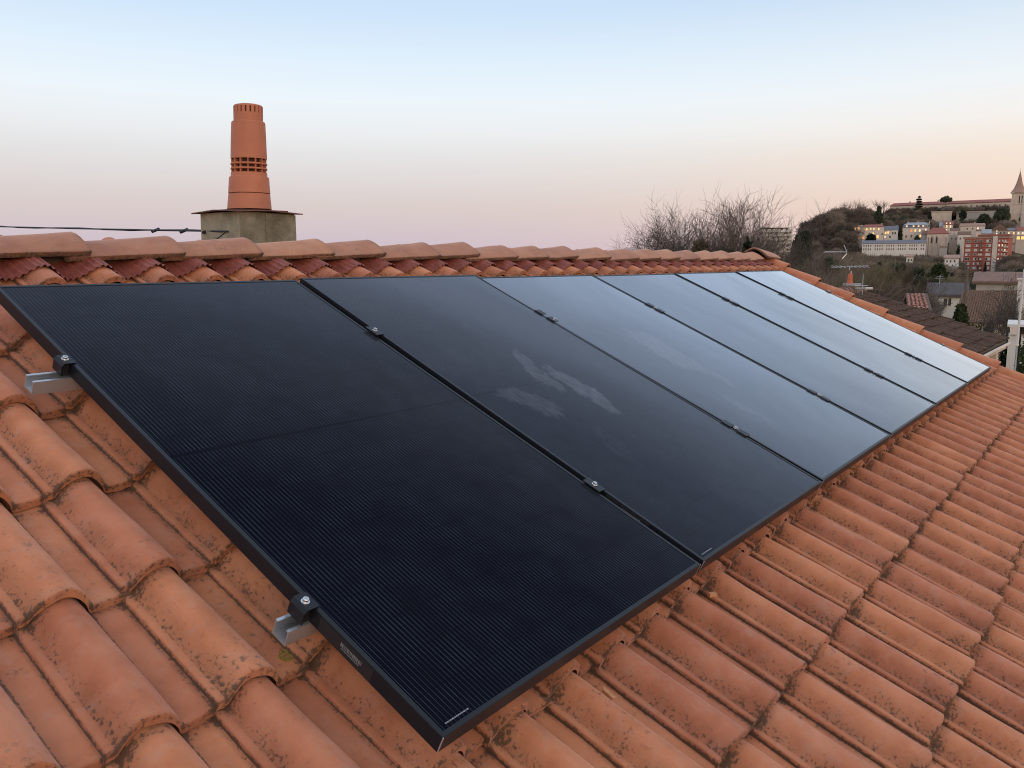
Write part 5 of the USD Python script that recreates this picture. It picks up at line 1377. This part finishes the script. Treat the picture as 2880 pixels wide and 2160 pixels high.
nbh.part('chimney_pot', pm.mesh(), bmat('bright_pot', (.46, .12, .06), .1, 3), parent=stk, smooth=30)
nbh.part('flue_tip', MB().bar(cc + fh * .25 + rh * 5 * ks + [0, 0, 70 * ks], cc + fh * .25 + rh * 5 * ks + [0, 0, 78 * ks], 1.3 * ks, 6).mesh(), M['white'], parent=stk)
at_ = Thing('television_aerial', 'tall television aerial with two crossed antennas beside the orange chimney pot', 'aerial', H(2374, 23, zof(818, 23)))
k2 = 23 / FPX; p0 = at_.base
tp_ = p0 + [0, 0, (818 - 712) * k2] + rh * 5 * k2
at_.part('mast', MB().bar(p0 + [0, 0, -.6], tp_, .017, 7).mesh(), M['bark_far'])
at_.part('boom', MB().bar(tp_ + [0, 0, .0] - rh * 2 * k2, tp_ - rh * 64 * k2 + [0, 0, .02], .012, 6).mesh(), M['zinc'])
for q in (12, 24, 34, 44, 54, 62):
    c_ = tp_ - rh * q * k2
    at_.part('element', MB().bar(c_ - fh * .16, c_ + fh * .16, .006, 5).mesh(), M['alu'])
at_.part('reflector', MB().bar(tp_ - rh * 3 * k2, tp_ - rh * 12 * k2 + [0, 0, 19 * k2], .012, 5).mesh(), M['alu'])
at_.part('reflector', MB().bar(tp_ - rh * 3 * k2 - [0, 0, 4 * k2], tp_ - rh * 15 * k2 - [0, 0, 18 * k2], .010, 5).mesh(), M['alu'])
md = p0 + [0, 0, (818 - 752) * k2] + rh * 3 * k2
at_.part('boom', MB().bar(md - rh * 42 * k2 - [0, 0, .02], md + rh * 62 * k2 + [0, 0, .02], .013, 6).mesh(), M['zinc'])
for q in (-34, -22, -10, 8, 20, 32, 44, 56):
    c_ = md + rh * q * k2
    at_.part('element', MB().bar(c_ - fh * .2 - [0, 0, .03], c_ + fh * .2 + [0, 0, .03], .006, 5).mesh(), M['zinc'])
at_.part('dipole', MB().bar(md + rh * 8 * k2, md + rh * 9 * k2 - [0, 0, 10 * k2], .012, 5).mesh(), M['alu'])
ya = Thing('yagi_aerial', 'small flat aerial with pale end right of the orange chimney pot', 'aerial', H(2426, 23, zof(812, 23)))
p0 = ya.base
ya.part('mast', MB().bar(p0 - [0, 0, .4], p0 + [0, 0, 40 * k2], .010, 5).mesh(), M['zinc'])
ya.part('boom', MB().bar(p0 - rh * 18 * k2, p0 + rh * 28 * k2, .022, 6).mesh(), M['zinc'])
ya.part('end_plate', MB().bar(p0 + rh * 8 * k2, p0 + rh * 28 * k2, .035, 6).mesh(), M['white'])
ya.part('boom', MB().bar(p0 - rh * 22 * k2 + [0, 0, 7 * k2], p0 + rh * 14 * k2 + [0, 0, 8 * k2], .012, 6).mesh(), M['alu'])

# bright terracotta outbuilding and the weathered roof behind the bare tree
def lone_roof(name, label, px0, px1, eave_py, d, ridge_py, d2, mat, seed, shift=0.0, ridge_px=None, wallm=None, pitch=.21):
    a, b_ = H(px0, d, zof(eave_py, d)), H(px1, d, zof(eave_py, d))
    ux = b_ - a; wid = np.linalg.norm(ux); ux /= wid
    top = H(ridge_px if ridge_px is not None else px0, d2, zof(ridge_py, d2)); vt = top - a; rn = np.linalg.norm(vt); vt /= rn
    t = Thing(name, label, 'house', a - [0, 0, 3])
    tiled_slope(t, mat, a, ux, vt, wid, rn, seed=seed, pitch=pitch, r=pitch * .42)
    slab(t, 'roof_deck', a, ux * wid, vt * rn, .12, M['deck'])
    back = np.array([vt[0], vt[1], -vt[2]]) * rn
    slab(t, 'rear_slope', top, ux * wid, back, .12, M['brownroof'])
    gz_ = cw[2] + float(hill((px0 - 1440) / FPX * d, d)) - .6
    vh = np.array([vt[0], vt[1], 0]) * rn
    w_ = MB()
    for s_ in (.3, wid - .5):
        q = [a + ux * s_ + vh * .06, a + ux * s_ + vh * 1.94]; top_ = a + ux * s_ + vh
        pts = [np.array([q[0][0], q[0][1], gz_]), np.array([q[1][0], q[1][1], gz_]), np.array([q[1][0], q[1][1], a[2] - .05]), np.array([top_[0], top_[1], top[2] - .2]), np.array([q[0][0], q[0][1], a[2] - .05])]
        w_.poly(pts); w_.poly(pts[::-1])
    w_.box(np.array([*(a + ux * .3 + vh * .06)[:2], gz_]), ux * (wid - .8), vh / np.linalg.norm(vh) * .2, (0, 0, a[2] - .06 - gz_))
    t.part('wall', w_.mesh(), wallm or M['stone'])
    return t


lone_roof('orange_roof_shed', 'small outbuilding with bright orange tiles behind the mossy roof', 2556, 2622, 872, 42, 826, 46, M['oldroof3'], 5, ridge_px=2548)
lone_roof('weathered_roof_house', 'house with weathered light brown roll tile roof behind the dark bare tree', 2680, 2900, 908, 60, 818, 68, M['oldroof2'], 6, ridge_px=2708, pitch=.19)

# white terrace with planter, and the white mast at the right edge
tq = math.atan((2860 - 1440) / FPX * CP); tl, td = rh * math.cos(tq) - fh * math.sin(tq), rh * math.sin(tq) + fh * math.cos(tq)
tr = Thing('white_terrace', 'white concrete terrace slab with planter at the right edge', 'terrace', H(2850, 24, zof(1000, 24)))
k3 = 24 / FPX; o = H(2833, 24, zof(920, 24))
tr.part('slab', MB().box(o, tl * 110 * k3, td * 2.2, (0, 0, 7 * k3)).mesh(), M['white'])
pa = [o + tl * 6 * k3 - [0, 0, .002], o + tl * 30 * k3 - [0, 0, .002]]; lo_ = [o + tl * 9 * k3 - [0, 0, 22 * k3], o + tl * 27 * k3 - [0, 0, 22 * k3]]
pv = [lo_[0], lo_[1], pa[1], pa[0]]; pv = pv + [q + td * .9 for q in pv]
tr.part('planter', MB().add(pv, [[0, 1, 2, 3], [5, 4, 7, 6], [1, 5, 6, 2], [4, 0, 3, 7], [4, 5, 1, 0], [3, 2, 6, 7]]).mesh(), M['cream'])
tr.part('lower_wall', MB().box(o + tl * 5 * k3 + [0, 0, -4.5] + td * .1, tl * 20 * k3, td * 1.0, (0, 0, 4.5 - 24 * k3)).mesh(), M['white'])
tr.part('lower_wall', MB().box(o + tl * 36 * k3 + [0, 0, -4.5] + td * .1, tl * 60 * k3, td * 1.0, (0, 0, 4.5 - 28 * k3)).mesh(), M['white'])
tr.part('doorway', MB().box(o + tl * 30 * k3 + [0, 0, -1.5] + td * 1.4, tl * 70 * k3, td * .1, (0, 0, 1.49)).mesh(), M['darkdoor'])
ms_ = Thing('white_mast', 'tall white mast with a round foot rising at the right edge', 'mast', H(2861, 18, zof(972, 18)))
k4 = 18 / FPX; p0 = ms_.base
ms_.part('pole', MB().tube([p0, p0 + [0, 0, 60 * k4], p0 + [0, 0, 212 * k4] + rh * 1.5 * k4], [3.6 * k4, 3.0 * k4, 2.4 * k4], 10).mesh(), M['white'])
for q in range(12):
    ms_.part('step_rung', MB().bar(p0 + [0, 0, (70 + q * 12) * k4] - rh * 4 * k4, p0 + [0, 0, (74 + q * 12) * k4] + rh * 4 * k4, .010, 5).mesh(), M['zinc'])
sph = trimesh.creation.icosphere(2, 4.4 * k4); ms_.part('foot_ball', (sph.vertices + p0, sph.faces), M['white'], smooth=True)
ms_.part('foot_post', MB().bar([p0[0], p0[1], cw[2] + float(hill((2861 - 1440) / FPX * 18, 18)) - .3], p0, 2.2 * k4, 8).mesh(), M['zinc'])
wp = Building('white_chimney_block', 'white rough block by the right edge above the weathered roof', 2861, 2890, 822, 40, 1.2, 'chimney block')
wp.wall(789, M['white']); wp.part('coping', MB().box(wp.P(-.05, -.05, wp.Z(789)), wp.ux * (wp.w + .1), wp.uy * 1.3, (0, 0, .08)).mesh(), M['cream'])
up_ = Thing('utility_pole', 'thin wooden utility pole in front of the red apartment block', 'pole', gpos(2700, 60))
zt_ = cw[2] + zof(758, 60); p0 = up_.base
up_.part('pole', MB().tube([p0 - [0, 0, .5], [p0[0], p0[1], zt_]], [.13, .09], 8).mesh(), M['bark_far'])
up_.part('crossarm', MB().bar(np.array([p0[0], p0[1], zt_ - .5]) - rh * .5, np.array([p0[0], p0[1], zt_ - .5]) + rh * .5, .05, 5).mesh(), M['bark'])

# ------------------------------------------------------------------ single trees
gb = None
bare_tree(1862, 74, 636, .8, 'small bare tree at the left end of the bare tree group', 21, levels=5, kids=(5, 5, 4, 3), first=6, rmin=.010)
bare_tree(1935, 66, 592, .8, 'wide bare tree left of centre behind the ridge', 22, levels=5, kids=(6, 5, 5, 4), first=7, rmin=.010)
bare_tree(2010, 62, 566, .8, 'tallest bare tree behind the ridge, many upright twigs', 23, levels=5, kids=(6, 5, 5, 4), first=7, rmin=.010)
bare_tree(2050, 66, 574, .70, 'bare tree behind the ridge leaning right towards the white block', 24, levels=5, kids=(6, 5, 5, 4), first=6, rmin=.010)
bare_tree(2165, 76, 622, .8, 'bare tree in front of the white apartment block', 25, levels=4, kids=(5, 4, 3, 3), first=5, rmin=.008)
leafy(1960, 61, 672, 70, 'round', 'shrub darkening the foot of the tallest bare trees', M['olive'], 35, 1800, 'bush', cat='bush')
leafy(1912, 58, 690, 60, 'round', 'dark bush showing above the ridge under the left bare trees', M['evergreen'], 31, 1500, 'bush', cat='bush')
leafy(2030, 59, 690, 110, 'round', 'wide dark bush showing above the ridge under the middle bare trees', M['evergreen'], 32, 2000, 'bush', cat='bush')
leafy(2088, 57, 662, 46, 'cone', 'pointed dark evergreen left of the white apartment block', M['evergreen'], 33, 2500)
leafy(2245, 120, 648, 60, 'round', 'dark tree crown right of the white apartment block', M['evergreen'], 34, 2500)
leafy(2582, 700, 551, 28, 'cedar', 'cedar with flat layered branches standing above the hilltop roof', M['evergreen'], 41, 2200, 'cedar_tree')
leafy(2657, 705, 551, 30, 'umbrella', 'round topped pine above the hilltop roof', M['evergreen'], 42, 1800, 'pine_tree')
leafy(2468, 610, 578, 40, 'cone', 'large dark green conifer on the slope above the cream house', M['evergreen'], 43, 2500, 'conifer_tree')
leafy(2612, 630, 596, 24, 'cone', 'narrow dark conifer beside the high retaining wall', M['evergreen'], 44, 1800, 'conifer_tree')
leafy(2706, 655, 588, 22, 'round', 'small dark tree standing before the terrace wall', M['evergreen'], 45, 1500)
leafy(2815, 635, 582, 44, 'round', 'broad dark tree left of the church tower', M['evergreen'], 46, 2800)
leafy(2765, 622, 600, 40, 'round', 'lower dark tree left of the broad one by the tower', M['evergreen'], 47, 2200)
leafy(2531, 556, 641, 10, 'column', 'slim dark cypress between the purple roof and the mansard house', M['evergreen'], 48, 1200, 'cypress_tree')
leafy(2448, 553, 655, 34, 'round', 'round dark green tree in front of the cream house', M['hedge'], 49, 2200, 'round_tree')
leafy(2576, 548, 662, 22, 'round', 'round clipped tree in front of the mansard house', M['hedge'], 50, 1600, 'round_tree')
leafy(2692, 538, 685, 13, 'column', 'small dark bush at the left foot of the red apartment block', M['hedge'], 51, 900, 'bush', cat='bush')
leafy(2768, 480, 736, 14, 'cone', 'dark conifer before the red apartment block', M['evergreen'], 52, 1200, 'conifer_tree')
leafy(2628, 118, 738, 120, 'cone', 'big dark green conifer spreading over the valley gardens', M['hedge'], 53, 6000, 'conifer_tree')
leafy(2575, 125, 752, 70, 'round', 'dark green tree left of the big conifer', M['hedge'], 54, 3000)
leafy(2850, 19, 945, 130, 'hedge', 'dense dark hedge below the white terrace at the right edge', M['hedge'], 55, 9000, 'hedge', cat='hedge', size=.06)
leafy(2800, 26, 955, 70, 'hedge', 'dark bush below the weathered roof, left of the terrace', M['hedge'], 56, 4000, 'bush', cat='bush', size=.06)
leafy(2690, 55, 846, 44, 'round', 'dark bush by the white wall of the dark roofed house', M['hedge'], 57, 2600, 'bush', cat='bush')
leafy(2745, 52, 905, 110, 'hedge', 'low dark shrubs under the eaves of the weathered roof', M['hedge'], 58, 4500, 'bush', cat='bush', size=.09)
leafy(2735, 240, 762, 40, 'round', 'green tree at the foot of the red apartment block', M['olive'], 59, 2500)
leafy(2860, 150, 752, 60, 'round', 'dark tree right of the foot of the red apartment block', M['evergreen'], 60, 2500)
bare_tree(2815, 29, 792, 1.0, 'dark bare spreading tree in front of the weathered brown roof', 61, trunk=.42, twigmat='bark', levels=5, kids=(5, 5, 4, 3), first=6, rmin=.011, wpx=190)
bare_tree(2335, 75, 735, .9, 'grey limbed bare tree left of the television aerial', 62, twigmat='brownleaf', levels=5, kids=(5, 5, 4, 3), first=6, rmin=.012, wpx=130)
bare_tree(2470, 72, 728, 1.0, 'brown leafed tree behind the orange chimney pot', 63, twigmat='olive', levels=5, kids=(5, 5, 4, 3), first=6, rmin=.012, wpx=170)
bare_tree(2545, 66, 748, 1.0, 'brown bare tree right of the orange chimney pot', 64, twigmat='brownleaf', levels=5, kids=(5, 5, 4, 3), first=6, rmin=.012, wpx=150)
bare_tree(2285, 95, 705, 1.0, 'pale limbed bare tree at the foot of the wooded slope', 65, twigmat='twig', levels=5, kids=(5, 5, 4, 3), first=6, rmin=.014, wpx=110)
bare_tree(2405, 105, 712, 1.0, 'bare tree between the aerial and the low colonnaded building', 66, twigmat='brownleaf', levels=5, kids=(5, 5, 4, 3), first=6, rmin=.014, wpx=110)
bare_tree(2508, 98, 735, 1.0, 'olive toned tree below the low colonnaded building', 67, twigmat='olive', levels=5, kids=(5, 5, 4, 3), first=6, rmin=.016, wpx=110)
for k, (px_, tp) in enumerate(((2362, 563), (2385, 560), (2408, 556), (2424, 563), (2470, 557), (2485, 562))):
    bare_tree(px_, 690 + 4 * k, tp, .8, ('tall bare tree on the hilltop skyline, ' + ['leftmost of six', 'second of six from left', 'third and tallest of six', 'fourth of six from left', 'fifth of six, left of the roof end', 'last of six by the red roof'][k]), 70 + k, levels=3, kids=(6, 6, 4, 4), twigmat='brownleaf', trunk=.3)

# ------------------------------------------------------------------ the woods: far-off masses of winter trees
wood = UsdGeom.PointInstancer.Define(stage, '/World/woodland')
tag(wood, 'brown leafless woodland covering the hillside and the valley gardens', 'woodland', None, 'stuff')
protos = []
rgw = np.random.default_rng(99)
for k in range(8):
    pth = f'/World/woodland/tree_kind_{k:03d}'
    UsdGeom.Xform.Define(stage, pth)
    if k < 4 or k > 5:                                                # bare crowns: a few limbs and a haze of slivers
        lm, tw = grow(200 + k, 1.0, 1.0, levels=2, kids=(6, 4), trunk=.22, r0=.018)
        v, f = lm.mesh(); s = 1 / v[:, 2].max()
        put(pth + '/trunk', v * s, np.asarray(f), None, M['bark_far'])
        cs, rs = crown('round', rgw, 1.0, .85)
        n = 1700 if k < 4 else 6500
        kk = rgw.integers(0, len(cs), n); u_ = rgw.normal(0, 1, (n, 3)); u_ /= np.linalg.norm(u_, axis=1, keepdims=True)
        c = cs[kk] + u_ * rs[kk] * rgw.random((n, 1)) ** .4 * 1.1
        dv = (c - [0, 0, .35]) + rgw.normal(0, .22, (n, 3)); dv /= np.linalg.norm(dv, axis=1, keepdims=True)
        sd = np.cross(dv, rgw.normal(0, 1, (n, 3))); sd /= np.linalg.norm(sd, axis=1, keepdims=True)
        fine = 1.0 if k < 4 else .55
        ln, wd = rgw.uniform(.05, .12, (n, 1)) * fine, rgw.uniform(.004, .010, (n, 1)) * fine * (1 if k < 4 else .55)
        v = np.stack([c - dv * ln, c + sd * wd, c + dv * ln, c - sd * wd], 1).reshape(-1, 3); i = np.arange(n)[:, None] * 4
        f = np.hstack([i, i + 1, i + 2, i + 3]); f = np.vstack([f[:, [0, 1, 2]], f[:, [0, 2, 3]]])
        put(pth + '/crown', v, f, None, M['brownleaf' if k < 3 or k == 6 else 'olive'])
    else:
        cs, rs = crown('round' if k == 4 else 'cone', rgw, 1.0, .75 if k == 4 else .5)
        v, f = clump_faces(rgw, cs, rs, 2200, .028)
        f = np.vstack([f[:, [0, 1, 2]], f[:, [0, 2, 3]]])
        put(pth + '/crown', v, f, None, M['evergreen'])
    protos.append(pth)
pos, idx, scl, rot = [], [], [], []
keep_out = [(2395, 2905, 532, 600), (2485, 2850, 728, 762)]


def plant(n, p0, p1, d0, d1, line, drop, kinds, hmin=4.0, hmax=15.0):
    """n trees between two columns and two distances; each top shows up to drop rows below line(column), the height follows from the ground."""
    for _ in range(n):
        d = rgw.uniform(d0, d1); px_ = rgw.uniform(p0, p1); tp = float(line(px_)) + 2 + (drop - 2) * rgw.random() ** 1.3
        k = kinds[rgw.integers(len(kinds))]; r_ = rgw.random() * 6.28
        if any(a < px_ < b_ and e < d < g for a, b_, e, g in keep_out):
            continue
        p = gpos(px_, d); h_ = cw[2] + zof(tp, d) - p[2]
        if h_ < hmin:
            continue
        h_ = min(h_, hmax * rgw.uniform(.7, 1.0))
        pos.append(p - [0, 0, .3]); idx.append(k); scl.append(h_); rot.append(r_)


lin = lambda xs_, ys_: (lambda p: np.interp(p, xs_, ys_))
sky_line = lin([2200, 2245, 2270, 2300, 2350, 2400, 2440, 2500, 2600, 2620, 2690, 2830, 2900], [668, 640, 612, 598, 588, 582, 584, 588, 600, 612, 612, 606, 606])
plant(260, 2235, 2420, 420, 665, sky_line, 60, [0, 1, 2, 0, 1, 4, 2])
plant(46, 2262, 2440, 560, 660, lambda p: sky_line(p) - 12, 14, [0, 1, 2, 0, 1], 5, 22)
plant(200, 2400, 2620, 600, 700, sky_line, 45, [0, 1, 2, 1, 4])
plant(170, 2600, 2850, 605, 690, sky_line, 40, [0, 1, 2, 4, 0])
plant(260, 2500, 2845, 690, 724, lambda p: 582 - (p - 2500) * .046, 16, [0, 1, 2, 3, 1])
low_line = lin([2230, 2400, 2425, 2600, 2605, 2665, 2670, 2700, 2704, 2829, 2833, 2900], [640, 684, 708, 708, 714, 714, 716, 730, 766, 766, 690, 694])
plant(260, 2390, 2705, 440, 531, low_line, 26, [0, 1, 2, 3, 4, 0, 1], 4, 18)
plant(120, 2825, 2900, 400, 535, low_line, 40, [0, 1, 2, 4, 1], 4, 16)
plant(420, 2225, 2705, 250, 440, lin([2225, 2390, 2430, 2600, 2705], [650, 690, 716, 724, 738]), 50, [0, 1, 2, 3, 4, 0, 1], 4, 16)
plant(160, 2700, 2900, 250, 500, lin([2700, 2830, 2835, 2900], [764, 764, 722, 722]), 25, [0, 1, 2, 4, 1], 4, 14)
plant(240, 2225, 2700, 100, 260, lin([2230, 2420, 2600, 2700], [690, 722, 742, 770]), 50, [6, 7, 6, 7, 6, 5, 4], 4, 13)
plant(80, 2690, 2900, 105, 260, lambda p: 764, 22, [6, 6, 7, 4], 3.5, 10)
plant(45, 2240, 2600, 60, 105, lin([2240, 2420, 2600], [730, 752, 775]), 50, [7, 6, 6, 7], 3.5, 9)
plant(120, 1000, 2235, 150, 480, lambda p: 706, 20, [0, 1, 2, 4])
wood.CreatePrototypesRel().SetTargets(protos)
wood.CreatePositionsAttr(Vt.Vec3fArray.FromNumpy(np.array(pos, np.float32)))
wood.CreateProtoIndicesAttr(Vt.IntArray([int(k) for k in idx]))
wood.CreateScalesAttr(Vt.Vec3fArray.FromNumpy(np.repeat(np.array(scl, np.float32)[:, None], 3, 1)))
wood.CreateOrientationsAttr(Vt.QuathArray([Gf.Quath(float(math.cos(a / 2)), 0.0, 0.0, float(math.sin(a / 2))) for a in rot]))
